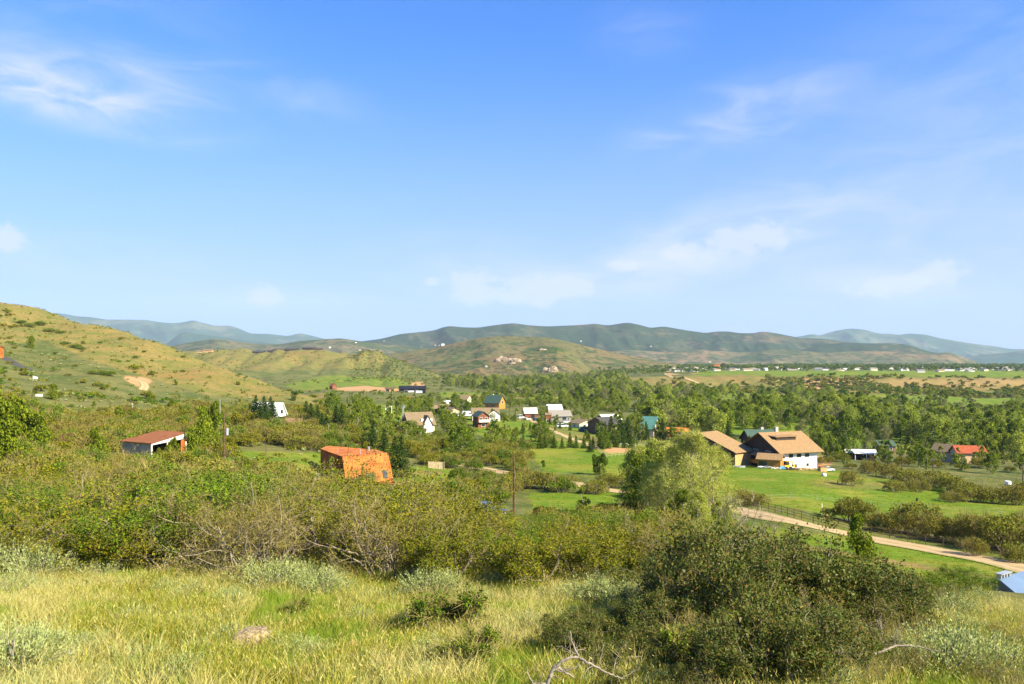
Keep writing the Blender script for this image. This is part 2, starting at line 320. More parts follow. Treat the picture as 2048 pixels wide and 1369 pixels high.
# ---------------------------------------------------------------- ranges of hills beyond the valley
def hill_mat(name, ca_, cb, cg, gscale, gbias=.5, streak=3.0, dark=(.035, .05, .03)):
    m, t, out = mat(name); pos = t.new('ShaderNodeNewGeometry').outputs['Position']
    n1 = t.noise(t.scale(pos, (1, 1, streak)), gscale, 6, .62, .4); n2 = t.noise(t.scale(pos, (1, 1, 2)), gscale * 6, 5, .65); n4 = t.noise(pos, gscale * .35, 3)
    c = t.mix(t.rng(n4, .38, .62), ca_, cb)
    g = t.rng(t.math('ADD', t.math('MULTIPLY', n1, .55), t.math('MULTIPLY', n2, .45)), gbias - .035, gbias + .035)
    c = t.mix(g, c, cg); c = t.mix(t.rng(n2, .55, .62, 0, .85), c, dark)
    principled(t, out, c, 1.0, n2, 6.0, .6, spec=0.0); return m
m_far = hill_mat('far_mountain_scrub', (.11, .115, .07), (.08, .11, .07), (.035, .07, .04), .0009, .47)
m_mid = hill_mat('range_scrub', (.125, .09, .05), (.075, .076, .038), (.03, .05, .022), .0026, .46)
m_tan = hill_mat('foothill_scrub', (.20, .135, .078), (.13, .12, .06), (.06, .08, .035), .004, .49)
m_knoll = hill_mat('knoll_scrub', (.165, .12, .055), (.125, .115, .042), (.055, .08, .024), .008, .52)
m_cliff, t, out = mat('pale_rock'); pos = t.new('ShaderNodeNewGeometry').outputs['Position']
principled(t, out, t.mix(t.rng(t.noise(pos, .12, 5), .4, .6), (.38, .30, .20), (.22, .16, .10)), .95, t.noise(pos, .3, 4), 2, .8)
def hills(name, pts, Y0, front, back, base, m, gully=.25, glen=300, seed=0, step=4, ns=46, rough=.02, power=1.25):
    us = np.arange(pts[0][0], pts[-1][0] + 1, step); cv = np.interp(us, [p[0] for p in pts], [p[1] for p in pts])
    k = np.array([1, 2, 3, 2, 1]) / 9; cv[2:-2] = np.convolve(cv, k, 'same')[2:-2]
    xc = X(us, Y0); zc = (VH - cv) * Y0 / F
    zc = zc + (fbm(xc / (glen * .35), xc * 0 + seed, 4, seed) - .5) * rough * Y0 * .03
    s = np.concatenate([-np.linspace(1, 0, ns) ** 1.3, np.linspace(0, 1, 12)[1:]])
    S, XC = np.meshgrid(s, xc); _, ZC = np.meshgrid(s, zc)
    Y = Y0 + np.where(S < 0, S * front, S * back) + (fbm(XC / (glen * 2), XC * 0 + 3, 3, seed + 5) - .5) * front * .35 * (1 - np.abs(S))
    a = np.abs(S); shp = 1 - a ** power * (1 - .0) ; shp = np.where(S < 0, (1 - a) ** .0 * (1 - sstep(a, 0, 1)) * .45 + (1 - a) * .55, 1 - a)
    r = ridged(XC / glen + S * .9 + 7, S * 1.1 + seed, 4, seed + 9)
    cut = np.clip(gully * (1.0 - r) * 4 * a * (1 - a) + gully * .22 * (fbm(XC / (glen * .3), S * 5, 4, seed + 30) - .5), -.1, .6)
    cr = base + np.maximum(ZC - base, 0) * np.clip(shp - cut * np.minimum(1, a * 8), -.05, 1.2)
    # walk sideways with distance so that the sheet keeps its bearing
    XX = XC * (Y / Y0)
    Vv = np.stack([XX.ravel(), Y.ravel(), cr.ravel()], 1); n, mm = XX.shape
    ii, jj = np.meshgrid(np.arange(n - 1), np.arange(mm - 1), indexing='ij'); q = (ii * mm + jj).ravel()
    o = link(name, mesh_np(name, Vv, np.stack([q, q + mm, q + mm + 1, q + 1], 1)[:, ::-1], m, True)); tag(o, kind='structure')
    return o
hills('mountains', [(40, 640), (100, 624), (130, 627), (155, 632), (180, 633), (215, 639), (250, 640), (290, 641), (320, 646), (345, 648), (370, 645), (385, 641), (400, 645), (430, 652), (462, 651), (480, 658), (500, 667), (540, 668), (575, 672), (600, 666), (620, 670), (650, 678), (720, 683), (800, 692)], 14000, 3500, 2500, -60, m_far, .5, 900, 1)
hills('mountains', [(300, 700), (330, 690), (365, 665), (390, 668), (420, 672), (480, 680), (560, 688), (640, 692)], 10500, 1800, 1200, -60, m_far, .5, 700, 2)
hills('mountains', [(1560, 680), (1610, 672), (1625, 669), (1640, 672), (1660, 665), (1680, 660), (1700, 657), (1716, 658), (1730, 660), (1760, 668), (1780, 668), (1800, 671), (1815, 668), (1850, 670), (1880, 678), (1920, 684), (1960, 690), (1990, 693), (2020, 698), (2100, 700), (2300, 712)], 14000, 3000, 2500, -60, m_far, .5, 900, 3)
hills('mountains', [(1890, 724), (1930, 715), (1970, 709), (2000, 707), (2020, 705), (2048, 701), (2100, 694), (2300, 680)], 10500, 1400, 1500, -60, m_far, .5, 700, 4)
hills('hills', [(630, 712), (700, 685), (720, 683), (760, 678), (800, 668), (870, 660), (885, 654), (900, 652), (930, 655), (960, 655), (1000, 650), (1025, 648), (1060, 653), (1100, 654), (1150, 651), (1190, 647), (1215, 651), (1240, 648), (1255, 646), (1280, 651), (1300, 657), (1312, 656), (1327, 653), (1345, 656), (1370, 660), (1410, 666), (1435, 663), (1455, 663), (1480, 667), (1505, 667), (1525, 663), (1560, 667), (1600, 675), (1640, 676), (1690, 684), (1740, 688), (1790, 688), (1830, 697), (1870, 706), (1920, 722), (1960, 732)], 6800, 2000, 1500, -60, m_mid, .42, 420, 5, ns=60)
hills('hills', [(1560, 712), (1640, 690), (1690, 686), (1740, 688), (1790, 687), (1820, 691), (1850, 702), (1880, 708), (1920, 722)], 6000, 900, 900, -60, m_mid, .4, 350, 15)
hills('hills', [(280, 712), (330, 699), (350, 690), (400, 681), (430, 677), (455, 680), (480, 684), (520, 688), (560, 688), (600, 683), (650, 680), (680, 678), (720, 684), (760, 688), (840, 694), (900, 702), (950, 714), (1010, 728)], 4600, 1500, 700, -60, m_tan, .35, 260, 6)
hills('hills', [(1100, 722), (1180, 708), (1250, 700), (1330, 704), (1400, 700), (1480, 705), (1560, 699), (1650, 705), (1750, 702), (1820, 706), (1850, 707), (1870, 708), (1893, 705), (1905, 707), (1930, 717), (1970, 730)], 4900, 900, 700, -60, m_tan, .35, 300, 7)
hills('hills', [(690, 722), (740, 712), (800, 706), (860, 697), (910, 686), (950, 677), (1000, 672), (1060, 674), (1100, 677), (1150, 688), (1200, 700), (1260, 713), (1330, 725), (1420, 737)], 2900, 900, 600, -45, m_knoll, .28, 160, 8)
hills('hills', [(740, 750), (800, 738), (880, 734), (925, 722), (960, 716), (1000, 713), (1050, 704), (1085, 697), (1115, 694), (1135, 700), (1150, 710), (1170, 727), (1190, 741), (1212, 757)], 2100, 420, 260, -40, m_knoll, .3, 90, 9, step=2)

# ---------------------------------------------------------------- haze
b = [(-21500, 21500), (-21500, 21500), (-150, 1600)]
Vb = np.array([(x, y, z) for x in b[0] for y in b[1] for z in b[2]], float)
Fb = np.array([(0, 1, 3, 2), (4, 6, 7, 5), (0, 4, 5, 1), (2, 3, 7, 6), (0, 2, 6, 4), (1, 5, 7, 3)])
m_haze, t, out = mat('haze_air'); pv_ = t.new('ShaderNodeVolumePrincipled'); pv_.inputs['Color'].default_value = (.62, .80, 1.0, 1)
pv_.inputs['Density'].default_value = 3.9e-5; pv_.inputs['Anisotropy'].default_value = 0.0; t.l.new(pv_.outputs[0], out.inputs['Volume'])
haze = tag(link('haze', mesh_np('haze', Vb, Fb, m_haze)), kind='stuff')
# ---------------------------------------------------------------- plants: materials
def leaf_mat(name, ca_, cb, cc_=None, third=.2, trans=.2, objvar=.6, rough=.8, spec=.06):
    m, t, out = mat(name); g = t.new('ShaderNodeNewGeometry'); oi = t.new('ShaderNodeObjectInfo')
    r = g.outputs['Random Per Island']
    f = t.math('ADD', t.math('MULTIPLY', r, 1 - objvar), t.math('MULTIPLY', oi.outputs['Random'], objvar))
    c = t.mix(f, ca_, cb)
    if cc_ is not None: c = t.mix(t.rng(t.math('FRACT', t.math('MULTIPLY', r, 7.31)), 1 - third, 1 - third + .02), c, cc_)
    p = t.new('ShaderNodeBsdfPrincipled'); t.put(p.inputs['Base Color'], c); p.inputs['Roughness'].default_value = rough; p.inputs['Specular IOR Level'].default_value = spec
    tr = t.new('ShaderNodeBsdfTranslucent'); t.put(tr.inputs['Color'], t.mix(1.0, c, (1.15, 1.2, .5), 'MULTIPLY'))
    mx = t.new('ShaderNodeMixShader'); mx.inputs[0].default_value = trans
    t.l.new(p.outputs[0], mx.inputs[1]); t.l.new(tr.outputs[0], mx.inputs[2]); t.l.new(mx.outputs[0], out.inputs['Surface']); return m
def bark_mat(name, a, b, sc=3.0):
    m, t, out = mat(name); co = t.new('ShaderNodeTexCoord').outputs['Object']
    n = t.noise(t.scale(co, (1, 1, .3)), sc, 5, .65); principled(t, out, t.mix(t.rng(n, .35, .65), a, b), .9, n, .03, .8); return m
L_oak = leaf_mat('oak_leaf', (.135, .145, .008), (.26, .23, .014), (.065, .10, .007), .3)
L_oakg = leaf_mat('green_oak_leaf', (0.086, 0.158, 0.010), (0.166, 0.222, 0.016), (0.049, 0.094, 0.008), .3)
L_oakd = leaf_mat('dark_glossy_leaf', (0.050, 0.079, 0.010), (0.127, 0.142, 0.021), (0.177, 0.116, 0.029), .14, .2, .3, .5, .2)
L_serv = leaf_mat('brown_budding_leaf', (.19, .165, .026), (.25, .205, .035), (.11, .125, .014), .35)
L_sage = leaf_mat('sagebrush_leaf', (.31, .35, .125), (.38, .41, .17), (.19, .22, .065), .25, .2, .4, .8, .1)
L_cot = leaf_mat('cottonwood_leaf', (.085, .145, .009), (.27, .31, .018), (.055, .10, .006), .33, .25, .8)
L_cotp = leaf_mat('pale_cottonwood_leaf', (0.240, 0.300, 0.036), (0.375, 0.390, 0.063), (0.150, 0.225, 0.023), .25)
L_cotg = leaf_mat('budding_crown_twig', (.27, .25, .12), (.20, .215, .07), (.16, .18, .05), .3, .2)
L_spr = leaf_mat('spruce_needle', (0.022, 0.050, 0.010), (0.054, 0.090, 0.014), (0.090, 0.120, 0.022), .15, .12, .3)
L_jun = leaf_mat('juniper_spray', (0.128, 0.173, 0.013), (0.232, 0.262, 0.016), (0.068, 0.105, 0.009), .3, .2, .4)
L_pin = leaf_mat('pine_needle', (0.060, 0.102, 0.010), (0.108, 0.144, 0.013), (0.036, 0.066, 0.007), .3, .15, .4)
L_will = leaf_mat('willow_shrub_leaf', (.19, .19, .025), (.27, .235, .045), (.11, .135, .014), .3)
L_grass = leaf_mat('grass_blade', (.31, .30, .030), (.49, .385, .075), (.145, .21, .016), .28, .3, .35, .7, .1)
L_straw = leaf_mat('straw_blade', (0.46, 0.40, 0.135), (0.57, 0.47, 0.19), (0.338, 0.328, 0.061), .25, .3, .3, .7, .15)
L_gr2 = leaf_mat('fresh_grass_blade', (0.141, 0.248, 0.013), (0.240, 0.321, 0.028), (0.328, 0.331, 0.055), .2, .35, .3, .7, .15)
L_twig = leaf_mat('bare_twig', (.25, .20, .062), (.33, .265, .09), (.13, .10, .035), .3, .0, .4, .9, .05)
L_twig2 = leaf_mat('pale_green_twig', (0.405, 0.390, 0.102), (0.540, 0.495, 0.149), (0.300, 0.315, 0.065), .3, .1, .3, .9, .1)
B_oak = bark_mat('oak_bark', (.16, .125, .085), (.34, .28, .20)); B_pale = bark_mat('pale_bark', (.36, .31, .24), (.24, .20, .15))
B_dark = bark_mat('dark_bark', (.05, .04, .03), (.10, .08, .06)); B_grey = bark_mat('weathered_wood', (.33, .28, .22), (.18, .15, .11), 14)

# ---------------------------------------------------------------- plants: geometry
class Geo:
    """collects numpy vertices and faces with material slots"""
    def __init__(s): s.V = []; s.F = {3: [], 4: []}; s.M = {3: [], 4: []}; s.n = 0
    def add(s, V, Fc, mi=0):
        V = np.asarray(V, float).reshape(-1, 3); Fc = np.asarray(Fc, int); s.V.append(V); k = Fc.shape[1]
        s.F[k].append(Fc + s.n); s.M[k].append(np.full(len(Fc), mi)); s.n += len(V)
    def mesh(s, name, mats, smooth=False):
        Fs = [np.vstack(s.F[k]) for k in (4, 3) if s.F[k]]; ms = [np.concatenate(s.M[k]) for k in (4, 3) if s.F[k]]
        return mesh_np(name, np.vstack(s.V), Fs, mats, smooth, np.concatenate(ms))
def unit(v): return v / np.maximum(np.linalg.norm(v, axis=-1, keepdims=True), 1e-9)
def add_leaves(g, rng, C, size, aspect=.55, mi=0, bias=None, bk=0.0, var=.35):
    """rhombic leaves with centres C; bias: direction the blades lean to"""
    n = len(C)
    a = rng.normal(size=(n, 3))
    if bias is not None: a = a + np.asarray(bias) * bk
    a = unit(a); b = unit(np.cross(a, rng.normal(size=(n, 3))))
    L = (size * (1 + var * rng.normal(size=n)).clip(.4, 2))[:, None]
    nrm = np.cross(a, b) * L * .12
    V = np.stack([C - a * L / 2, C + b * L * aspect / 2 + nrm, C + a * L / 2, C - b * L * aspect / 2 + nrm], 1)
    g.add(V, np.arange(4 * n).reshape(n, 4), mi)
def add_slivers(g, rng, P0, D, L, w, mi=0):
    """thin twigs or blades from P0 along D"""
    n = len(P0); b = unit(np.cross(D, rng.normal(size=(n, 3)))); L = np.broadcast_to(L, n)[:, None]; w = np.broadcast_to(w, n)[:, None]
    V = np.stack([P0 - b * w / 2, P0 + b * w / 2, P0 + D * L], 1); g.add(V, np.arange(3 * n).reshape(n, 3), mi)
def add_tube(g, pts, r0, r1, k=4, mi=0):
    pts = np.asarray(pts, float); n = len(pts); d = unit(np.gradient(pts, axis=0)); ref = np.array([.3, .9, .1]) if abs(d[0][2]) > .8 else np.array([0, 0, 1.])
    a = unit(np.cross(d, ref)); b = np.cross(d, a); th = np.arange(k) * 2 * math.pi / k; r = np.linspace(r0, r1, n)[:, None, None]
    V = pts[:, None] + r * (a[:, None] * np.cos(th)[None, :, None] + b[:, None] * np.sin(th)[None, :, None])
    i, j = np.meshgrid(np.arange(n - 1), np.arange(k), indexing='ij'); i = i.ravel(); j = j.ravel(); j2 = (j + 1) % k
    g.add(V, np.stack([i * k + j, i * k + j2, (i + 1) * k + j2, (i + 1) * k + j], 1), mi)
def grow(rng, g, p, d, L, r, lvl, tips, spread=.7, up=.15, nch=(3, 5), wob=.18, k=5, shrink=.62, mi=0, seg=5, t0=.3):
    pts = [np.array(p, float)]; d = unit(np.array(d, float)); dirs = [d]
    for i in range(seg):
        d = unit(d + rng.normal(size=3) * wob + np.array([0, 0, up])); pts.append(pts[-1] + d * L / seg); dirs.append(d)
    add_tube(g, pts, r, r * (.55 if lvl else .25), k, mi)
    if lvl == 0:
        tips.append((pts[-1], d)); tips.append((pts[-2], d)); return
    n = rng.integers(nch[0], nch[1] + 1)
    for c in range(n):
        t = t0 + (1 - t0) * (c + rng.random() * .8) / n; f = min(t, .999) * seg; i = int(f); q_ = pts[i] + (pts[i + 1] - pts[i]) * (f - i)
        side = unit(np.cross(dirs[i], rng.normal(size=3))); nd = unit(dirs[i] * (1 - spread * .5) + side * spread)
        grow(rng, g, q_, nd, L * shrink * (.75 + .5 * rng.random()), r * (.55 - .2 * t), lvl - 1, tips, spread, up, nch, wob, max(3, k - 1), shrink, mi, max(3, seg - 1), t0)
    tips.append((pts[-1], d))
def proto(label_name, trunk, tm, crown, cm, crown_name='crown'):
    """a plant: Empty > trunk, crown"""
    e = bpy.data.objects.new(label_name, None)
    parts = []
    if trunk is not None and trunk.n: parts.append(('trunk', trunk.mesh('trunk', tm, True)))
    if crown is not None: parts.append((crown_name, crown.mesh(crown_name, cm)))
    return parts

def oak_near(seed, h=3.0, w=1.6, leaf=.075, nl=26, lm=(None,), dead=.15, stems=6, cut=.34, low=.15):
    rng = np.random.default_rng(seed); tr = Geo(); cr = Geo(); tips = []
    for s in range(stems):
        a = rng.random() * 6.28; t_ = .25 + .5 * rng.random(); d = (math.cos(a) * t_ * w / h * 1.6, math.sin(a) * t_ * w / h * 1.6, 1)
        grow(rng, tr, (math.cos(a) * .25, math.sin(a) * .25, -.15), d, h * (.62 + .3 * rng.random()), .045 * h / 3, 3, tips, .75, .06, (3, 4), .22, 5, .55, 0, 5, .25)
    P = np.array([t[0] for t in tips]); D = np.array([t[1] for t in tips])
    keep = rng.random(len(P)) > dead; PL = P[keep]
    n = nl * len(PL); C = np.repeat(PL, nl, 0) + rng.normal(size=(n, 3)) * np.array([.16, .16, .12]) * h / 3
    C = C[C[:, 2] > low]
    add_leaves(cr, rng, C, leaf, .6, 0)
    m = len(P) * 3; P0 = np.repeat(P, 3, 0); add_slivers(cr, rng, P0 - np.repeat(D, 3, 0) * .1, unit(np.repeat(D, 3, 0) + rng.normal(size=(m, 3)) * .7), .18 + .3 * rng.random(m), .011, 1)
    return tr, cr
def lumpy(rng, n, nb, w, h, z0=.0, k=.42, surf=.5, flat=1.0):
    """points in a crown made of nb clumps"""
    th = rng.random(nb) * 6.28; rr = np.sqrt(rng.random(nb)) * w * (1 - k * .6); zz = z0 + h * (.25 + .6 * rng.random(nb)) * np.sqrt(np.clip(1 - (rr / w) ** 2 * .75, .1, 1))
    B = np.stack([rr * np.cos(th), rr * np.sin(th), zz], 1); R = (w * k * (.6 + .7 * rng.random(nb)))
    i = rng.integers(0, nb, n); d = unit(rng.normal(size=(n, 3))); d[:, 2] = np.abs(d[:, 2]) * 1.0 - .25
    rad = R[i] * (surf + (1 - surf) * rng.random(n) ** .5)
    C = B[i] + d * rad[:, None] * np.array([1, 1, flat]); return C[C[:, 2] > z0 + .03 * h], B, R
def shrub_mid(seed, h=3.2, w=2.4, leaf=.17, nl=3200, nt=1500, nb=22, tl=.6, tw=.022):
    rng = np.random.default_rng(seed); tr = Geo(); cr = Geo(); C, B, R = lumpy(rng, nl, nb, w, h * .82, .05, .33, .45)
    add_leaves(cr, rng, C, leaf, .65, 0)
    for b in B[:14]:
        base = np.array([b[0] * .15, b[1] * .15, -.2]); midp = (base + b) / 2 + rng.normal(size=3) * .15; add_tube(tr, [base, midp, b], .05, .015, 4)
    T, _, _ = lumpy(rng, nt, nb, w, h * .82, .05, .33, .6)
    D = unit(T - np.array([0, 0, -h * .3]) + rng.normal(size=T.shape) * .35); add_slivers(cr, rng, T - D * tl * .5, D, tl * (.6 + .8 * rng.random(len(T))), tw, 1)
    return tr, cr
def cottonwood(seed, h=12, w=3.6, leaf=.4, nl=3600, nb=34, nt=700, trunk_r=.22, tl=1.1, tw=.06, z0=.16, lim=9):
    rng = np.random.default_rng(seed); tr = Geo(); cr = Geo(); B = []
    zc = h * z0 + h * (1 - z0) * rng.random(nb) ** .85; prof = np.interp(zc / h, [z0, .3, .55, .8, 1], [.45, .85, 1, .7, .18])
    th = rng.random(nb) * 6.28; rr = w * prof * np.sqrt(.15 + .85 * rng.random(nb)); B = np.stack([rr * np.cos(th), rr * np.sin(th), zc - .04 * h], 1)
    R = w * .36 * (.55 + .7 * rng.random(nb)) * np.interp(zc / h, [0, .75, 1], [1, 1, .55])
    pts = [np.array([0, 0, -.3])]; 
    for i in range(7): pts.append(np.array([rng.normal() * .12 * (i + 1) / 3, rng.normal() * .12 * (i + 1) / 3, h * .82 * (i + 1) / 7]))
    add_tube(tr, pts, trunk_r, .04, 6)
    for b in B[:lim * 2]:
        z = max(.1 * h, b[2] - np.hypot(b[0], b[1]) * 1.1); p0 = np.array([0, 0, z]); midp = (p0 + b) / 2 + np.array([0, 0, -.2]); add_tube(tr, [p0, midp, b], trunk_r * .35, .03, 4)
    i = rng.integers(0, nb, nl); d = unit(rng.normal(size=(nl, 3))); C = B[i] + d * (R[i] * (.35 + .65 * rng.random(nl) ** .6))[:, None] * np.array([1, 1, 1.1])
    add_leaves(cr, rng, C, leaf, .7, 0)
    i = rng.integers(0, nb, nt); d = unit(rng.normal(size=(nt, 3)) + np.array([0, 0, .9])); P0 = B[i] + d * (R[i] * .4)[:, None]; add_slivers(cr, rng, P0, d, tl * (.5 + rng.random(nt)), tw, 1)
    return tr, cr
def conifer(seed, h=9, w=3.0, layers=26, sp=.34, per=9, needles=14, top=.15, round_=False, mat_slots=1):
    rng = np.random.default_rng(seed); tr = Geo(); cr = Geo(); add_tube(tr, [(0, 0, -.3), (0, 0, h * .5), (0, 0, h * .97)], .02 * h, .01, 6)
    Cs = []; Ds = []
    for l in range(layers):
        f = (l + rng.random() * .5) / layers; z = h * (.06 + .92 * f); rad = w * (1 - f) ** (.85) * (.8 + .35 * rng.random()) + .06
        nb = max(4, int(per * (1 - f * .55)))
        for b in range(nb):
            a = b * 2.4 + l * 1.7 + rng.random() * .5; rl = rad * (.7 + .45 * rng.random()); n = max(4, int(needles * rl / w) + 3)
            s = np.linspace(.12, 1, n); droop = -.22 * rl * s ** 1.4 + .08 * rl * s ** 4
            pts = np.stack([np.cos(a) * rl * s, np.sin(a) * rl * s, z + droop], 1) + rng.normal(size=(n, 3)) * .05
            Cs.append(pts); Ds.append(np.tile([math.cos(a), math.sin(a), -.2], (n, 1)))
    C = np.vstack(Cs); D = np.vstack(Ds); n = len(C)
    for rep in range(2):
        a = unit(D + rng.normal(size=(n, 3)) * .55); add_leaves(cr, rng, C + rng.normal(size=(n, 3)) * .06, sp * 1.0, .5, 0, a, 3.0)
    return tr, cr
def juniper(seed, h=4, w=1.5, n=3000, sp=.22, nb=16, pointy=.6):
    rng = np.random.default_rng(seed); tr = Geo(); cr = Geo(); add_tube(tr, [(0, 0, -.2), (0, .02, h * .4), (0, 0, h * .85)], .035 * h, .02, 5)
    zc = h * (.12 + .78 * rng.random(nb)); rr = w * .62 * np.clip(1 - (zc / h) ** 1.7 * pointy * 1.4, .05, 1) * np.sqrt(rng.random(nb)); th = rng.random(nb) * 6.28
    B = np.stack([rr * np.cos(th), rr * np.sin(th), zc], 1); R = w * .42 * np.clip(1.1 - zc / h * .75, .25, 1)
    i = rng.integers(0, nb, n); d = unit(rng.normal(size=(n, 3))); C = B[i] + d * (R[i] * (.55 + .45 * rng.random(n)))[:, None] * np.array([1, 1, 1.35])
    C = C[C[:, 2] > .02]; add_leaves(cr, rng, C, sp, .45, 0, (0, 0, 1), 1.4); return tr, cr
def sage(seed, h=.8, w=.75, stems=150, leaf=.05, per=11):
    rng = np.random.default_rng(seed); tr = Geo(); cr = Geo(); n = stems
    d = unit(np.stack([rng.normal(size=n) * .62, rng.normal(size=n) * .62, .45 + rng.random(n) * .8], 1)); L = h * (.75 + .45 * rng.random(n)) * (1 - .25 * (1 - d[:, 2]))
    E = d * np.stack([L * w / h * 1.3, L * w / h * 1.3, L], 1)
    for i in range(14): add_tube(tr, [np.array([0, 0, -.08]), E[i] * .45 + rng.normal(size=3) * .04, E[i] * .9], .018, .006, 4)
    s = rng.random((n, per)) ** .6 * .55 + .48; C = (E[:, None] * s[..., None]).reshape(-1, 3) + rng.normal(size=(n * per, 3)) * .022; DD = np.repeat(unit(E), per, 0)
    a = unit(DD * 1.2 + rng.normal(size=C.shape) * .5 + np.array([0, 0, .4])); b = unit(np.cross(a, rng.normal(size=C.shape))); Lh = leaf * (.6 + .8 * rng.random(len(C)))[:, None]
    V = np.stack([C - a * Lh / 2, C + b * Lh * .2, C + a * Lh / 2, C - b * Lh * .2], 1); cr.add(V, np.arange(4 * len(C)).reshape(-1, 4), 0)
    m = n // 2; add_slivers(cr, rng, E[:m] * .8, unit(E[:m] + rng.normal(size=(m, 3)) * .1 * h + np.array([0, 0, .3])), h * (.22 + .25 * rng.random(m)), .012, 0)
    return tr, cr
def far_crown(seed, h, w, n, size, nb=9):
    rng = np.random.default_rng(seed); cr = Geo(); C, B, R = lumpy(rng, n, nb, w, h * .85, .0, .4, .5, 1.2); add_leaves(cr, rng, C, size, .75, 0); return cr

PARTS = {}
def reg(key, tc, tm, cm):
    tr, cr = tc; L = []
    if tr is not None and tr.n: L.append(('trunk', tr.mesh('trunk', tm, True)))
    L.append(('crown', cr.mesh('crown', cm))); PARTS[key] = L
for i in range(4):
    reg(('oak', i), oak_near(100 + i, 2.9 + .25 * (i % 3), 1.75, .088, (17, 12, 23, 9)[i], dead=.1 + .13 * (i % 2)), B_oak, [L_oakg if i == 2 else L_oak, L_twig])
for i in range(3):
    reg(('darkshrub', i), oak_near(140 + i, 2.3, 1.7, .072, 32, dead=.22, stems=8), B_oak, [L_oakd, L_twig])
reg(('twiggy', 0), oak_near(150, 2.4, 1.6, .05, 5, dead=.45, stems=9), B_grey, [L_oak, L_twig])
reg(('servnear', 0), oak_near(160, 3.0, 1.8, .055, 5, dead=.05, stems=8), B_oak, [L_serv, L_twig])
reg(('servnear', 1), oak_near(161, 2.7, 1.8, .05, 7, dead=.25, stems=9), B_oak, [L_serv, L_twig])
reg(('lowgreen', 0), oak_near(151, .8, .7, .045, 10, dead=.05, stems=6, low=.02), B_oak, [L_oakg, L_twig])
for i in range(4):
    reg(('mid', i), shrub_mid(200 + i, 3.2, 2.5, .16, 4200, 900), B_oak, [[L_oak, L_serv, L_oakg, L_will][i], [L_twig, L_twig, L_twig, L_twig][i]])
reg(('midserv', 1), shrub_mid(220, 3.0, 2.4, .13, 3000, 1700, 18, .6), B_oak, [L_serv, L_twig])
for i in range(4):
    reg(('cot', i), cottonwood(300 + i, 12, 3.9 + .6 * (i % 2), .42, 4200, 36, 400), B_pale, [L_cotp if i == 3 else L_cot, L_twig2])
reg(('cotbare', 0), cottonwood(310, 11, 3.2, .3, 1300, 30, 2600, .18, 1.3, .07), B_pale, [L_cotg, L_cotg])
reg(('cothero', 0), cottonwood(320, 12, 3.9, .13, 9000, 60, 9000, .16, .8, .022, .1, 20), B_pale, [L_cotp, L_twig2])
reg(('cothero', 1), cottonwood(321, 11, 3.3, .17, 12000, 50, 3500, .16, .8, .025, .1, 20), B_pale, [L_cotp, L_twig2])
reg(('cothero', 2), cottonwood(322, 10, 3.0, .17, 15000, 46, 1500, .16, .7, .02, .08, 16), B_pale, [L_cot, L_twig2])
for i in range(2): reg(('aspen', i), cottonwood(330 + i, 8, 1.6, .24, 2600, 26, 300, .12, .7, .04, .12, 8), B_pale, [L_cot, L_twig2])
for i in range(2): reg(('spruce', i), conifer(400 + i, 9, 3.0, per=11), B_dark, [L_spr])
reg(('pine', 0), conifer(410, 6, 1.6, 16, .34, 8, 10), B_dark, [L_pin])
for i in range(2): reg(('jun', i), juniper(420 + i, 4, 1.7, 4200, .2, 20, .45 + .35 * i), B_dark, [L_jun])
reg(('pinyon', 0), juniper(430, 4, 2.1, 4600, .2, 18, .1), B_dark, [L_pin])
for i in range(3): reg(('sage', i), sage(500 + i, .8, .8, 170 + 30 * i), B_grey, [L_sage])

fc_tree = [far_crown(600 + i, 11, 3.6, 330, 1.25, 8).mesh('crown', [L_cotg if i == 2 else L_cot]) for i in range(3)]
fc_shrub = [far_crown(610 + i, 2.2, 2.0, 240, .5, 7).mesh('crown', [[L_oakg, L_oak, L_will][i]]) for i in range(3)]

# ---------------------------------------------------------------- labels that tell plants apart
LAND = []     # (phrase, x, y)
ORD = ['closest', 'second closest', 'third closest', 'fourth closest', 'fifth closest', 'sixth closest', 'seventh closest', 'eighth closest', 'ninth closest', 'tenth closest']
def ordinal(n):
    if n < 10: return ORD[n]
    one = ['first', 'second', 'third', 'fourth', 'fifth', 'sixth', 'seventh', 'eighth', 'ninth']; n += 1
    if n < 20: return ['tenth', 'eleventh', 'twelfth', 'thirteenth', 'fourteenth', 'fifteenth', 'sixteenth', 'seventeenth', 'eighteenth', 'nineteenth'][n - 10] + ' closest'
    tens = ['twent', 'thirt', 'fort', 'fift', 'sixt', 'sevent', 'eight', 'ninet'][min(n // 10 - 2, 7)]
    return (tens + 'ieth' if n % 10 == 0 else tens + 'y-' + one[n % 10 - 1]) + ' closest'
PLANTS = []   # (object, look phrase, x, y)
def label_plants():
    bad = 0
    by = {}
    for o, look, x, y in PLANTS:
        best = min(LAND, key=lambda l: math.hypot((l[1] - x) / max(y, 10) , (math.log(l[2]) - math.log(max(y, 5))) * .8))
        dx = (x / y - best[1] / best[2]) * 3.0; dy = math.log(y / best[2])
        rel = ('beyond' if dy > 0 else 'in front of') if abs(dy) > abs(dx) else ('right of' if dx > 0 else 'left of')
        by.setdefault((look, best[0], rel), []).append((math.hypot(x - best[1], y - best[2]), o))
    for (look, lm, rel), L in by.items():
        L.sort(key=lambda q: q[0])
        for i, (d, o) in enumerate(L):
            o['label'] = f"{look} {rel} {lm}" if len(L) == 1 else f"{look}, {ordinal(i)} {rel} {lm}"
            if len(o['label'].replace(',', '').split()) > 16: print('LONG', o['label'])
RNG = random.Random(7)
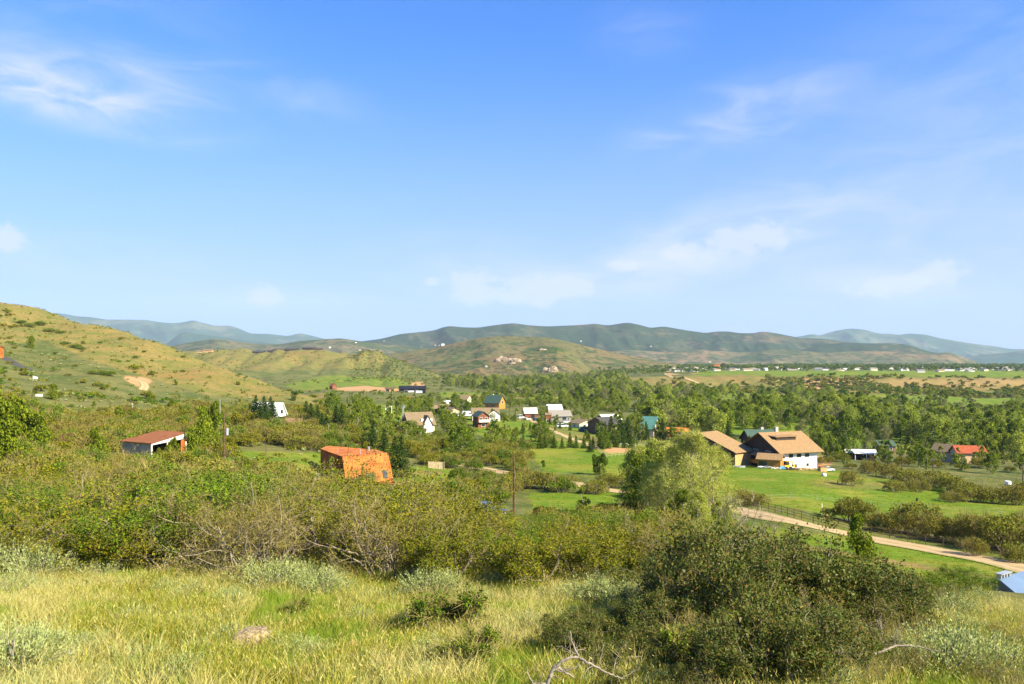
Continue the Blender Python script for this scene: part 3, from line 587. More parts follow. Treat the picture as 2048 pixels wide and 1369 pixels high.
def plant(key, name, cat, look, x, y, s=1.0, group=None, sz=None, label=None, lone=False, rz=None, tilt=0.0):
    z = float(H(x, y)) - .05 * s
    e = empty(name, (x, y, z), RNG.random() * 6.28 if rz is None else rz)
    e.scale = (s, s, s * (sz or 1.0))
    for nm, me in PARTS[key]: link(nm, me, e)
    tag(e, label, cat, group)
    if label is None: PLANTS.append((e, look, x, y))
    return e
TAKEN = []    # (x, y, r) not to be planted over
CLEAR = []    # (u0, u1, Y0, Y1) open lines to buildings
def free(x, y, r=0):
    if any((x - a) ** 2 + (y - b) ** 2 < (c + r) ** 2 for a, b, c in TAKEN): return False
    u = x / y * F + CU
    return not any(u0 < u < u1 and a < y < b for u0, u1, a, b in CLEAR)
def scatter(seed, u0, u1, y0, y1, gap, poly=None, thin=None, maxn=5000, extra=0):
    """evenly jittered places; spacing in metres"""
    rnd = random.Random(seed); out_ = []; y = y0
    while y < y1:
        x = X(u0, y)
        while x < X(u1, y):
            px = x + rnd.uniform(-.45, .45) * gap; py = y + rnd.uniform(-.45, .45) * gap
            u = px / py * F + CU
            ok = (poly is None or bool(inside(np.array([u]), np.array([py]), poly)[0])) and (thin is None or rnd.random() < thin(px, py)) and free(px, py, extra)
            if ok and u0 <= u <= u1: out_.append((px, py))
            x += gap
        y += gap
    return out_
def stuff_points(name, pts, meshes, smin, smax, seed=0, kind_label=None, zoff=-.05, tilt=0.0, pick=None):
    """a mass nobody could count: points with the given shapes standing on them, one object"""
    rng = np.random.default_rng(seed); P = np.array(pts, float); z = H(P[:, 0], P[:, 1]) + zoff
    me = bpy.data.meshes.new(name); me.vertices.add(len(P)); me.vertices.foreach_set('co', np.column_stack([P, z]).astype(np.float32).ravel())
    o = link(name, me)
    a = me.attributes.new('spin', 'FLOAT_VECTOR', 'POINT'); a.data.foreach_set('vector', np.column_stack([rng.normal(size=len(P)) * tilt, rng.normal(size=len(P)) * tilt, rng.random(len(P)) * 6.28]).astype(np.float32).ravel())
    a = me.attributes.new('size', 'FLOAT', 'POINT'); a.data.foreach_set('value', (smin + (smax - smin) * rng.random(len(P)) ** 1.3).astype(np.float32))
    a = me.attributes.new('pick', 'INT', 'POINT'); a.data.foreach_set('value', (rng.integers(0, len(meshes), len(P)) if pick is None else pick(P[:, 0], P[:, 1], rng)).astype(np.int32))
    ng = bpy.data.node_groups.new(name, 'GeometryNodeTree'); ng.interface.new_socket('Geometry', in_out='INPUT', socket_type='NodeSocketGeometry'); ng.interface.new_socket('Geometry', in_out='OUTPUT', socket_type='NodeSocketGeometry')
    N = ng.nodes; Lk = ng.links; gi = N.new('NodeGroupInput'); go = N.new('NodeGroupOutput'); iop = N.new('GeometryNodeInstanceOnPoints'); jn = N.new('GeometryNodeJoinGeometry')
    for mm in reversed(meshes):
        ob = bpy.data.objects.new('shape', mm); oi = N.new('GeometryNodeObjectInfo'); oi.inputs['Object'].default_value = ob; oi.inputs['As Instance'].default_value = True; Lk.new(oi.outputs['Geometry'], jn.inputs[0])
    def attr(nm, ty):
        n = N.new('GeometryNodeInputNamedAttribute'); n.data_type = ty; n.inputs['Name'].default_value = nm; return n.outputs[0]
    Lk.new(gi.outputs[0], iop.inputs['Points']); Lk.new(jn.outputs[0], iop.inputs['Instance']); iop.inputs['Pick Instance'].default_value = True
    Lk.new(attr('pick', 'INT'), iop.inputs['Instance Index']); Lk.new(attr('size', 'FLOAT'), iop.inputs['Scale'])
    er = N.new('FunctionNodeEulerToRotation'); Lk.new(attr('spin', 'FLOAT_VECTOR'), er.inputs[0]); Lk.new(er.outputs[0], iop.inputs['Rotation'])
    Lk.new(iop.outputs[0], go.inputs[0]); md = o.modifiers.new('scatter', 'NODES'); md.node_group = ng
    tag(o, kind_label, None, None, 'stuff'); return o
# ---------------------------------------------------------------- materials of built things
def paint(name, col, var=.12, rough=.8, sc=1.5, planks=None, spec=.2, metal=0.0):
    m, t, out = mat(name); co = t.new('ShaderNodeTexCoord').outputs['Object']
    n = t.noise(co, sc, 5, .6); d = tuple(c * (1 - var * 2.2) for c in col); e_ = tuple(min(1, c * (1 + var)) for c in col)
    c = t.mix(t.rng(n, .3, .7), d, e_); bump = t.math('MULTIPLY', n, .2)
    if planks:
        w = t.new('ShaderNodeTexWave', wave_type='BANDS', bands_direction=planks[0]); w.inputs['Scale'].default_value = planks[1]; w.inputs['Distortion'].default_value = .3; t.put(w.inputs['Vector'], co)
        c = t.mix(t.rng(w.outputs['Fac'], .0, .22, .55, 0), c, tuple(x * .55 for x in col)); bump = w.outputs['Fac']
    principled(t, out, c, rough, bump, .02, .5, spec, metal); return m
M_ = dict(
 white=paint('white_siding', (.78, .76, .70), .06, planks=('Z', 1.6)), cream=paint('cream_siding', (.68, .58, .40), .06, planks=('Z', 1.6)),
 brownwood=paint('brown_wood', (.16, .10, .06), .2, planks=('X', 1.2)), darkwood=paint('dark_timber', (.055, .04, .028), .2, planks=('X', 1.2)), orange=paint('honey_timber', (.48, .22, .045), .15, planks=('Z', 1.2)),
 tanwood=paint('tan_timber', (.55, .33, .15), .15, planks=('Z', 1.4)), redwood=paint('red_brown_boards', (.22, .08, .04), .15, planks=('X', 1.4)), stucco=paint('peach_stucco', (.62, .42, .25), .08), white_st=paint('white_stucco', (.8, .79, .76), .04),
 shake=paint('tan_shingle', (.32, .20, .095), .14, .95, 2.5, ('Z', 2.2)), brownroof=paint('brown_shingle', (.23, .165, .095), .15, .95, 2.5, ('Z', 2.2)), greyroof=paint('grey_shingle', (.27, .24, .20), .12, .95, 2.5, ('Z', 2.2)),
 greenroof=paint('green_metal_roof', (.04, .085, .06), .1, .8, 1, ('X', .9), .5), tealroof=paint('turquoise_metal_roof', (.09, .24, .19), .1, .8, 1, ('X', .9), .5), redroof=paint('red_metal_roof', (.36, .09, .04), .1, .8, 1, ('X', .9), .1),
 rustroof=paint('red_brown_metal_roof', (.27, .105, .045), .12, .85, .8, ('X', 1.0), .05), whiteroof=paint('white_metal_roof', (.74, .72, .66), .06, .5, 1, ('X', .9), .4), blackmetal=paint('black_metal', (.02, .02, .025), .2, .5), darkroof=paint('charcoal_roof', (.07, .065, .06), .15, .8),
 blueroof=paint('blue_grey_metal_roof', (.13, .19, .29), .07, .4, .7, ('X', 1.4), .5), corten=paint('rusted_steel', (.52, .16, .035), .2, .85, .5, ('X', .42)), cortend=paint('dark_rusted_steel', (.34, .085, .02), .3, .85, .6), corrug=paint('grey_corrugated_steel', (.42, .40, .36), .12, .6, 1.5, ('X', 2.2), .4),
 glass=paint('dark_window_glass', (.03, .04, .045), .2, .12, 1, None, .6), trim=paint('white_trim', (.78, .76, .7), .04), pole=paint('creosoted_pole', (.13, .075, .045), .3, .9, 3), steel=paint('galvanised_steel', (.45, .46, .47), .1, .4, 2, None, .5, .4),
 stone=paint('chimney_stone', (.55, .48, .38), .25, .9, 4), fence=paint('brown_pipe_fence', (.13, .06, .035), .2, .8, 3), plank=paint('pale_fence_board', (.60, .46, .27), .12, .9, 2, ('X', 2.5)), rubber=paint('tyre_rubber', (.02, .02, .02), .1), carwhite=paint('white_car_paint', (.75, .76, .78), .03, .25, 1, None, .5),
 cardark=paint('dark_blue_car_paint', (.035, .065, .10), .1, .25, 1, None, .6), carred=paint('red_car_paint', (.5, .04, .03), .1, .3, 1, None, .5), yellow=paint('yellow_machine_paint', (.75, .42, .02), .1, .4), blue=paint('blue_plastic', (.04, .22, .42), .1, .5), rock=paint('tan_rock', (.31, .23, .13), .3, .95, 6), rockw=paint('pale_rock', (.68, .62, .52), .15, .95, 6),
 lichen=paint('brown_red_rock', (.38, .22, .12), .3, .95, 6), woodlog=paint('stacked_timber', (.5, .36, .19), .25, .9, 3), lamp=paint('white_enamel', (.8, .8, .78), .03))
m_dirt, t, out = mat('dirt_road'); pos = t.new('ShaderNodeNewGeometry').outputs['Position']
nn = t.noise(pos, .8, 5, .6); ac = t.new('ShaderNodeAttribute', attribute_name='across').outputs['Fac']; nf = t.noise(pos, 2.2, 5, .7)
c0 = t.mix(t.rng(nn, .3, .7), (.43, .31, .165), (.33, .235, .12)); trk = t.math('ABSOLUTE', t.math('SUBTRACT', t.math('ABSOLUTE', t.math('SUBTRACT', ac, .5)), .21))
c0 = t.mix(t.rng(trk, .09, .0, 0, .65), c0, (.56, .38, .22)); mid_ = t.rng(t.math('ADD', t.math('ABSOLUTE', t.math('SUBTRACT', ac, .5)), t.math('MULTIPLY', t.math('SUBTRACT', nf, .5), .3)), .03, -.03, 0, .5)
c0 = t.mix(mid_, c0, (.20, .19, .06)); c0 = t.mix(t.rng(t.math('ADD', t.math('ABSOLUTE', t.math('SUBTRACT', ac, .5)), t.math('MULTIPLY', t.math('SUBTRACT', nf, .5), .35)), .40, .45), c0, (.13, .155, .02))
principled(t, out, c0, .95, t.noise(pos, 6, 4), .05, .6, .05)
m_asph, t, out = mat('asphalt'); principled(t, out, t.mix(t.noise(t.new('ShaderNodeNewGeometry').outputs['Position'], 2, 4), (.05, .045, .042), (.09, .08, .07)), .9)

# ---------------------------------------------------------------- shape helpers
class MB:
    def __init__(s): s.v = []; s.f = []
    def poly(s, pts): n = len(s.v); s.v += [tuple(p) for p in pts]; s.f.append(list(range(n, n + len(pts)))); return s
    def hexa(s, b, t_):
        n = len(s.v); s.v += [tuple(p) for p in list(b) + list(t_)]; k = len(b)
        s.f.append([n + i for i in range(k)][::-1]); s.f.append([n + k + i for i in range(k)])
        for i in range(k): j = (i + 1) % k; s.f.append([n + i, n + j, n + k + j, n + k + i])
        return s
    def box(s, x0, x1, y0, y1, z0, z1): return s.hexa([(x0, y0, z0), (x1, y0, z0), (x1, y1, z0), (x0, y1, z0)], [(x0, y0, z1), (x1, y0, z1), (x1, y1, z1), (x0, y1, z1)])
    def bar(s, a, b, r, k=6, r2=None):
        a = Vector(a); b = Vector(b); d = (b - a).normalized(); u_ = d.cross(Vector((.2, .1, 1)) if abs(d.z) < .9 else Vector((1, 0, 0))).normalized(); w = d.cross(u_); r2 = r if r2 is None else r2
        return s.hexa([a + (u_ * math.cos(i * 6.2832 / k) + w * math.sin(i * 6.2832 / k)) * r for i in range(k)], [b + (u_ * math.cos(i * 6.2832 / k) + w * math.sin(i * 6.2832 / k)) * r2 for i in range(k)])
    def prism(s, prof, y0, y1, inset=0):
        """outline in x,z swept along y"""
        return s.hexa([(x, y0, z) for x, z in prof], [(x, y1, z) for x, z in prof])
    def build(s, name, m, parent=None, bevel=0):
        me = bpy.data.meshes.new(name); me.from_pydata(s.v, [], s.f); me.materials.append(m); me.update()
        o = link(name, me, parent)
        if bevel: b = o.modifiers.new('bevel', 'BEVEL'); b.width = bevel; b.segments = 2; b.limit_method = 'ANGLE'
        return o
def land(phrase, x, y): LAND.append((phrase, x, y))
def base_z(x, y, L, D, rz):
    zs = [float(H(x + math.cos(rz) * a * L / 2 - math.sin(rz) * b * D / 2, y + math.sin(rz) * a * L / 2 + math.cos(rz) * b * D / 2)) for a in (-1, 0, 1) for b in (-1, 0, 1)]
    return float(np.mean(zs))
def opening(root, side, L, D, t_, z, w, h, kind='window', frame=True, glass='glass'):
    """window or door set on a wall; side f b l r; t_ metres from the wall's middle"""
    m1 = MB(); m2 = MB(); p = .05
    def place(mb, a0, a1, z0, z1, d0, d1):
        if side in 'fb': s_ = -1 if side == 'f' else 1; mb.box(a0, a1, min(s_ * (D / 2 + d0), s_ * (D / 2 + d1)), max(s_ * (D / 2 + d0), s_ * (D / 2 + d1)), z0, z1)
        else: s_ = -1 if side == 'l' else 1; mb.box(min(s_ * (L / 2 + d0), s_ * (L / 2 + d1)), max(s_ * (L / 2 + d0), s_ * (L / 2 + d1)), a0, a1, z0, z1)
    place(m1, t_ - w / 2 - .1, t_ + w / 2 + .1, z - .1, z + h + .1, -.02, p); place(m2, t_ - w / 2, t_ + w / 2, z, z + h, p - .01, p + .02)
    o = m1.build(kind, M_['trim' if kind == 'window' else 'brownwood'], root); m2.build('pane' if kind == 'window' else 'door_leaf', M_[glass], o)
def house(label, cat, u, v, L, D, wh, rh, rz, wall, roof, oh=.5, wins=(), chimney=None, name='house', Y=None, dz=0.0, gable=None, tag_land=None, group=None, wing=None, vl=None, balcony=None):
    Y = Y or hit(u, v, 60); x = X(u, Y); rz = math.radians(rz); z = base_z(x, Y, L, D, rz) + dz
    r = empty(name, (x, Y, z), rz); tag(r, label, cat, group)
    a, b = L / 2, D / 2
    w = MB(); w.poly([(-a, -b, -1.2), (a, -b, -1.2), (a, -b, wh), (-a, -b, wh)]).poly([(a, b, -1.2), (-a, b, -1.2), (-a, b, wh), (a, b, wh)])
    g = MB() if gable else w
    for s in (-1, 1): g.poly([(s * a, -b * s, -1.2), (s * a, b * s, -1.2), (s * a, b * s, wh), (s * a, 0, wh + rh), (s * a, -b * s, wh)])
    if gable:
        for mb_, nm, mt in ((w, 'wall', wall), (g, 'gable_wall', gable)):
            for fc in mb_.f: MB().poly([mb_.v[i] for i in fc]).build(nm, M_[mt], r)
    else: w.build('wall', M_[wall], r)
    k = rh / b; th = .18; rf = MB()
    for s in (-1, 1):
        e = b + oh; ez = wh - k * oh
        rf.hexa([(-a - oh, 0, wh + rh + .02), (a + oh, 0, wh + rh + .02), (a + oh, s * e, ez + .02), (-a - oh, s * e, ez + .02)], [(-a - oh, 0, wh + rh + th), (a + oh, 0, wh + rh + th), (a + oh, s * e, ez + th), (-a - oh, s * e, ez + th)])
    ro = rf.build('roof', M_[roof], r)
    if chimney: cx, cy, ch = chimney; MB().box(cx - .5, cx + .5, cy - .45, cy + .45, wh + rh * (1 - abs(cy) / b) - .4, wh + rh + ch).build('chimney', M_['stone'], ro)
    for q in wins: opening(r, q[0], L, D, *q[1:])
    if wing:      # cross gable: (centre x, width, depth, side)
        cx, ww, dd, mt = wing; hw = ww / 2; k2 = rh * .75 / hw; y0 = -b - dd
        MB().poly([(cx - hw, y0, -1.2), (cx + hw, y0, -1.2), (cx + hw, y0, wh), (cx, y0, wh + rh * .75), (cx - hw, y0, wh)]).poly([(cx - hw, -b + .1, -1.2), (cx - hw, y0, -1.2), (cx - hw, y0, wh), (cx - hw, -b + .1, wh)]).poly([(cx + hw, y0, -1.2), (cx + hw, -b + .1, -1.2), (cx + hw, -b + .1, wh), (cx + hw, y0, wh)]).build('wing_wall', M_[mt], r)
        rf = MB(); 
        for s in (-1, 1): rf.hexa([(cx, y0 - .4, wh + rh * .75 + .02), (cx, -b * .2, wh + rh * .75 + .02), (cx + s * (hw + .4), -b * .2, wh - k2 * .4 + .02), (cx + s * (hw + .4), y0 - .4, wh - k2 * .4 + .02)], [(cx, y0 - .4, wh + rh * .75 + th), (cx, -b * .2, wh + rh * .75 + th), (cx + s * (hw + .4), -b * .2, wh - k2 * .4 + th), (cx + s * (hw + .4), y0 - .4, wh - k2 * .4 + th)])
        rf.build('wing_roof', M_[roof], r)
    if balcony:
        MB().box(-a, a, -b - 1.3, -b - .05, balcony - .15, balcony).build('balcony_floor', M_['trim'], r); MB().box(-a, a, -b - 1.35, -b - 1.25, balcony, balcony + 1).build('balcony_railing', M_['trim'], r)
    TAKEN.append((x, Y, max(L, D) * .62)); hw_ = max(L, D) * .33 / Y * F
    CLEAR.append((u - hw_, u + hw_, Y - (18 if Y < 450 else 32), Y + 2))
    if tag_land: land(tag_land, x, Y)
    return r
W_ = lambda *a: a
land('the thicket grass edge', X(600, 26), 26); land('the far left sagebrush', X(40, 24), 24)
# ---------------------------------------------------------------- houses of the valley
lodge = house('large timber lodge with broad tan shingle roof and white lower wall', 'house', 1560, 934, 13.5, 17.5, 6.2, 4.6, 20, 'white_st', 'shake', 1.5, [('f', -3, 3.9, 1.6, 1.1), ('f', 0, 3.9, 1.6, 1.1), ('f', 3, 3.9, 1.6, 1.1), ('f', -1.2, .9, .9, 1.0), ('f', 3.2, 1.1, .9, .9), ('l', -3, 4, 2.4, 1.4), ('l', 3, 4, 2.4, 1.4)], (-.5, 1.2, 1.6), Y=250, gable='darkwood', tag_land='the big tan roofed lodge')  # dark gable colour holds the shade of the end turned from the sun
# dormer and lower front roof of the lodge
MB().hexa([(-6, -1.2, 10.0), (2.2, -1.2, 10.0), (3.4, -4.6, 9.75), (-5.2, -4.6, 9.75)], [(-6, -1.2, 10.2), (2.2, -1.2, 10.2), (3.4, -4.6, 9.95), (-5.2, -4.6, 9.95)]).build('dormer_roof', M_['shake'], lodge)
MB().box(-4.8, 2.6, -4.2, -1.4, 8.6, 9.74).build('dormer_wall', M_['darkwood'], lodge)
MB().hexa([(-7.0, -7.5, 4.9), (-7.0, 7.5, 4.9), (-9.8, 7.5, 4.0), (-9.8, -7.5, 4.0)], [(-7.0, -7.5, 5.1), (-7.0, 7.5, 5.1), (-9.8, 7.5, 4.2), (-9.8, -7.5, 4.2)]).build('porch_roof', M_['shake'], lodge)
MB().box(-9.6, -6.8, -7.2, 7.2, 1.6, 2.6).build('balcony', M_['orange'], lodge)
for yy in (-7, -2.4, 2.4, 7): MB().box(-9.6, -9.35, yy - .12, yy + .12, -1, 4.1).build('porch_post', M_['tanwood'], lodge)
MB().box(-6.8, 6.8, -8.85, -8.76, 4.0, 6.1).build('upper_cladding', M_['tanwood'], lodge) if False else None
house('long low barn with broad tan roof and shaded gable end', 'barn', 1415, 895, 9, 27, 4.0, 5.0, 40, 'tanwood', 'shake', .8, [('l', -5, .8, 3, 2), ('l', 3, .8, 3, 2)], Y=258, gable='darkwood', name='barn', tag_land='the long tan roofed barn')  # shade of the gable end is painted in, darker than the tan walls
house('green metal roofed chalet behind the big lodge', 'house', 1522, 884, 12, 9, 4.2, 3.4, 8, 'darkwood', 'greenroof', .7, [('f', -3, 1.5, 1.4, 1.2), ('f', 3.5, 3.4, 1.2, 1)], (.5, .3, 1.0), Y=300, wing=(3.2, 5, 1.5, 'orange'), tag_land='the green roofed chalet')
house('small honey coloured timber workshop in front of the lodge', 'shed', 1541, 937, 6.5, 5, 3.0, 1.3, -28, 'orange', 'shake', .5, [('f', -1.8, .0, 2.2, 2.2, 'door', True, 'glass')], Y=236, name='workshop', tag_land='the timber workshop')
house('low timber sauna cabin between the long barn and the lodge', 'cabin', 1480, 912, 5, 5, 2.4, 1.0, 30, 'tanwood', 'shake', .5, [('f', 0, .7, 1.2, 1)], Y=252, name='cabin')
# open canopy and shed
def canopy(label, u, Y, L, D, h, rz, roofm, name='canopy'):
    x, y, z = G(u, Y); r = empty(name, (x, y, z), math.radians(rz)); tag(r, label, 'shelter')
    MB().hexa([(-L / 2, -D / 2, h - .4), (L / 2, -D / 2, h - .4), (L / 2, D / 2, h + .5), (-L / 2, D / 2, h + .5)], [(-L / 2, -D / 2, h - .25), (L / 2, -D / 2, h - .25), (L / 2, D / 2, h + .65), (-L / 2, D / 2, h + .65)]).build('roof', M_[roofm], r)
    for sx in (-1, 0, 1):
        for sy in (-1, 1): MB().box(sx * (L / 2 - .4) - .1, sx * (L / 2 - .4) + .1, sy * (D / 2 - .4) - .1, sy * (D / 2 - .4) + .1, -1, h - .38 + (sy > 0) * .75).build('post', M_['trim'], r)
    MB().box(-L / 2 + .3, L / 2 - .3, D / 2 - .3, D / 2 - .2, -.5, h).build('back_wall', M_['darkwood'], r); MB().box(-L / 2 + .5, L / 2 - .5, D / 2 - 2.5, D / 2 - 1, 0, 1.4).build('hay_stack', M_['darkwood'], r)
    TAKEN.append((x, y, 6)); CLEAR.append((u - 30, u + 30, Y - 36, Y + 2)); land('the white roofed canopy', x, y)
canopy('open sided shelter with pale metal roof at the wood edge', 1730, 292, 8.5, 6, 3.1, -12, 'whiteroof')
house('small dark shed with pale roof beside the open shelter', 'shed', 1700, 903, 4, 3.4, 2.4, .9, -10, 'darkwood', 'whiteroof', .3, [('f', 1, 0, 1, 1.9, 'door')], Y=297, name='shed')
house('peach stucco house with brown roof beside the red roofed house', 'house', 1893, 922, 8, 7, 4.2, 2.4, -55, 'stucco', 'brownroof', .6, [('r', 0, 2.6, 1.2, 1.2), ('f', 1, 1, 1.2, 1.2), ('r', -1.5, .6, 1, 1)], Y=312, tag_land='the peach stucco house')
house('red metal roofed house with peach end wall among trees', 'house', 1936, 930, 10, 7, 4.4, 2.2, -8, 'stucco', 'redroof', .6, [('r', 0, 2.8, 1.2, 1.2), ('f', 3, 2.6, 1, 1.1), ('f', 3, .6, 1, 1.1), ('f', -3, .6, 1, 1.1)], Y=303, tag_land='the red roofed house')
house('dark green roofed cabin glimpsed in the wood', 'cabin', 1768, 893, 7, 6, 2.8, 2, 5, 'brownwood', 'greenroof', .5, [('f', 1.5, 1, 1, 1)], Y=345, name='cabin')
house('turquoise roofed tall gabled house between spruces', 'house', 1301, 864, 5.5, 7.5, 4.2, 4.2, -32, 'cream', 'tealroof', .6, [('r', 0, 3, 1.2, 1.4)], Y=325, tag_land='the turquoise roofed house')
house('rust orange roofed low building behind dark trees', 'house', 1352, 872, 9, 6, 2.6, 1.3, -5, 'redwood', 'corten', .5, [('f', 1, 1, 1.2, 1)], Y=330)
house('brown garage with charcoal roof beside the tall dark spruces', 'garage', 1207, 862, 8.5, 11, 4.6, 2.6, 38, 'brownwood', 'darkroof', .6, [('f', 1.5, 1.2, 1.5, 1.5)], Y=348, name='garage', tag_land='the brown garage')
house('tan roofed house behind the brown garage', 'house', 1217, 843, 9, 8, 4.0, 2.2, 25, 'darkwood', 'whiteroof', .6, [('f', 0, 1.5, 1.6, 1.2)], Y=385)
house('low cream house with wide white edged gable', 'house', 1165, 852, 8, 8.5, 2.7, 1.5, -62, 'cream', 'brownroof', .7, [('r', -1.5, .9, 1.4, 1.1), ('r', 2, .9, 1, 1.1), ('f', 0, 1, 1.2, 1)], Y=372, tag_land='the low cream house')
house('grey roofed house with white trim beside the white roofed barn', 'house', 1118, 837, 11, 8, 3.0, 2.5, 12, 'greyroof', 'greyroof', .6, [('f', -3, .9, 1.5, 1.1), ('f', 1.8, .8, 2.4, 1.4), ('f', 4, .9, 1, 1)], Y=420, tag_land='the grey roofed house')
house('barn with bright white roof behind the grey roofed house', 'barn', 1108, 822, 8, 9, 3.6, 2.6, 8, 'darkwood', 'whiteroof', .4, [('f', 1, 0, 2.4, 2.4, 'door')], Y=455, name='barn')
house('narrow brown shed with white base panel left of the grey roofed house', 'shed', 1096, 840, 3, 3, 3.8, .8, 10, 'redwood', 'brownroof', .3, [('f', 0, .1, 2.2, 1.4)], Y=408, name='shed')
house('dark red barn with white metal roof beside parked cars', 'barn', 1060, 831, 6.5, 6.5, 2.9, 2.4, 8, 'redwood', 'whiteroof', .5, [('f', 1, 0, 1.8, 2, 'door')], Y=430, name='barn', tag_land='the small white roofed barn')
house('long white house with brown roof and white garage gable', 'house', 970, 839, 13, 8, 3.4, 2.9, 6, 'white', 'brownroof', .5, [('f', 5, 1, .9, .9)], Y=395, gable='brownwood', wing=(4.3, 5.5, 1.0, 'white'), tag_land='the long white house')
house('red brown cabin with green roof and white balcony', 'cabin', 962, 864, 7.5, 5, 4.8, 1.8, -70, 'redwood', 'greenroof', .5, [('r', -1.2, 3.0, .9, 1.3), ('r', 1.1, 3.0, .9, 1.3), ('r', -.2, .5, 1.6, 1)], Y=340, name='cabin', tag_land='the balcony cabin')
CLEAR.append((925, 980, 300, 340))
c_ = COL.objects['cabin.002'] if 'cabin.002' in COL.objects else None
for o_ in list(COL.objects):
    if o_.get('label', '').startswith('red brown cabin'): MB().box(3.8, 5.0, -2.4, 2.4, 2.35, 2.5).build('balcony_floor', M_['trim'], o_); MB().box(4.92, 5.02, -2.4, 2.4, 2.5, 3.4).build('balcony_railing', M_['trim'], o_)
house('honey timber house with dark green roof and tall lit gable', 'house', 990, 813, 11, 8, 4.0, 4.4, -30, 'orange', 'greenroof', .6, [('r', 0, 3.2, 1.6, 1.8), ('f', 1, 1.2, 1.6, 1.2), ('f', -3, 1.2, 1.2, 1.2)], (-2, .5, .8), Y=520, tag_land='the honey timber house')
house('brown roofed house with cream gable standing behind trees', 'house', 925, 799, 12, 9, 3.4, 3.0, -22, 'cream', 'brownroof', .6, [('r', 0, 2, 1.5, 1.4), ('f', 0, 1.2, 2, 1.2)], Y=620)
house('small white walled house with brown roof above the trailers', 'house', 893, 824, 7, 5.5, 3.2, 2.2, 5, 'white', 'brownroof', .5, [('f', 1, 1, 1, 1)], Y=455)
house('brown roofed outbuilding partly hidden by trees', 'shed', 872, 826, 5, 5, 2.4, 1.8, 15, 'brownwood', 'brownroof', .4, [('f', 1, .8, .8, .8)], Y=460, name='shed')
house('peach fronted garage with low gable beside the trailers', 'garage', 906, 840, 7.5, 5.5, 3.2, 1.3, -72, 'stucco', 'brownroof', .5, [('r', -1, .1, 2.4, 2.2, 'door', True, 'cream')], Y=415, name='garage', tag_land='the peach fronted garage')
cp = house('brown roofed house with dark gable and small white dormers', 'house', 836, 862, 9.5, 9.5, 3.2, 3.9, 25, 'cream', 'brownroof', .6, [('f', 0, .8, 1.2, 1.2)], Y=293, gable='darkwood', wing=(2.0, 3.2, .8, 'white'), tag_land='the dormered brown house')
for dx in (.4, 3.8): MB().box(dx - .4, dx + .4, -3.9, -3.0, 3.6, 5.0).build('dormer', M_['white_st'], cp)
# wind vane on a lattice mast
x, y, z = G(806, 290); r = empty('windmill', (x, y, z)); tag(r, 'slim grey wind pump tower rising beside the dormered brown house', 'windmill')
for sx, sy in ((-1, -1), (1, -1), (1, 1), (-1, 1)): MB().bar((sx * .7, sy * .7, -.3), (sx * .1, sy * .1, 8.6), .05).build('leg', M_['steel'], r)
for zz in (1.5, 3.5, 5.5, 7.2):
    k = .7 - .6 * (zz / 8.6); m = MB(); P = [(-k, -k, zz), (k, -k, zz), (k, k, zz), (-k, k, zz)]
    for i in range(4): m.bar(P[i], P[(i + 1) % 4], .03)
    m.build('brace', M_['steel'], r)
m = MB()
for i in range(10): a = i * .628; m.poly([(.15 * math.cos(a), -.3, 8.9 + .15 * math.sin(a)), (.9 * math.cos(a - .12), -.3, 8.9 + .9 * math.sin(a - .12)), (.9 * math.cos(a + .14), -.22, 8.9 + .9 * math.sin(a + .14))])
m.build('fan_wheel', M_['steel'], r); MB().box(-.03, .03, -.2, 1.5, 8.8, 9.1).build('tail_vane', M_['steel'], r)
house('long black steel barn at the foot of the far slope', 'barn', 825, 787, 26, 12, 4.2, 2.6, 4, 'blackmetal', 'blackmetal', .6, [('f', -6, .5, 3, 2.2), ('f', 4, .5, 3, 2.2)], Y=800, name='barn', tag_land='the long black barn')
house('small brown and tan shed left of the long black barn', 'shed', 780, 787, 9, 6, 3, 1.2, 2, 'tanwood', 'brownwood', .5, [('f', -2, 0, 3, 2.4, 'door')], Y=790, name='shed')
house('tiny red barn alone in the far field', 'barn', 666, 778, 5, 5, 3.2, 2.6, -40, 'redwood', 'redwood', .4, [('f', 0, 0, 1.6, 2, 'door')], Y=800, name='barn', tag_land='the tiny red barn')
house('pale orange shed beyond the barn yard', 'shed', 812, 805, 6, 4, 2.2, .8, 3, 'stucco', 'corten', .4, [('f', 0, .6, 1.5, 1)], Y=590, name='shed')
house('small tan shed in the lawn beyond the spruces', 'shed', 732, 812, 5, 3.5, 1.6, .6, 3, 'tanwood', 'shake', .3, [('f', 0, .4, 1.5, .8)], Y=440, name='shed')
house('low shed with green walls and tan roof beside the pointed white house', 'shed', 590, 852, 6, 3.6, 1.9, 1.3, -28, 'greenroof', 'shake', .4, [('f', 0, .5, 1, .8)], Y=243, name='shed', tag_land='the green walled shed')
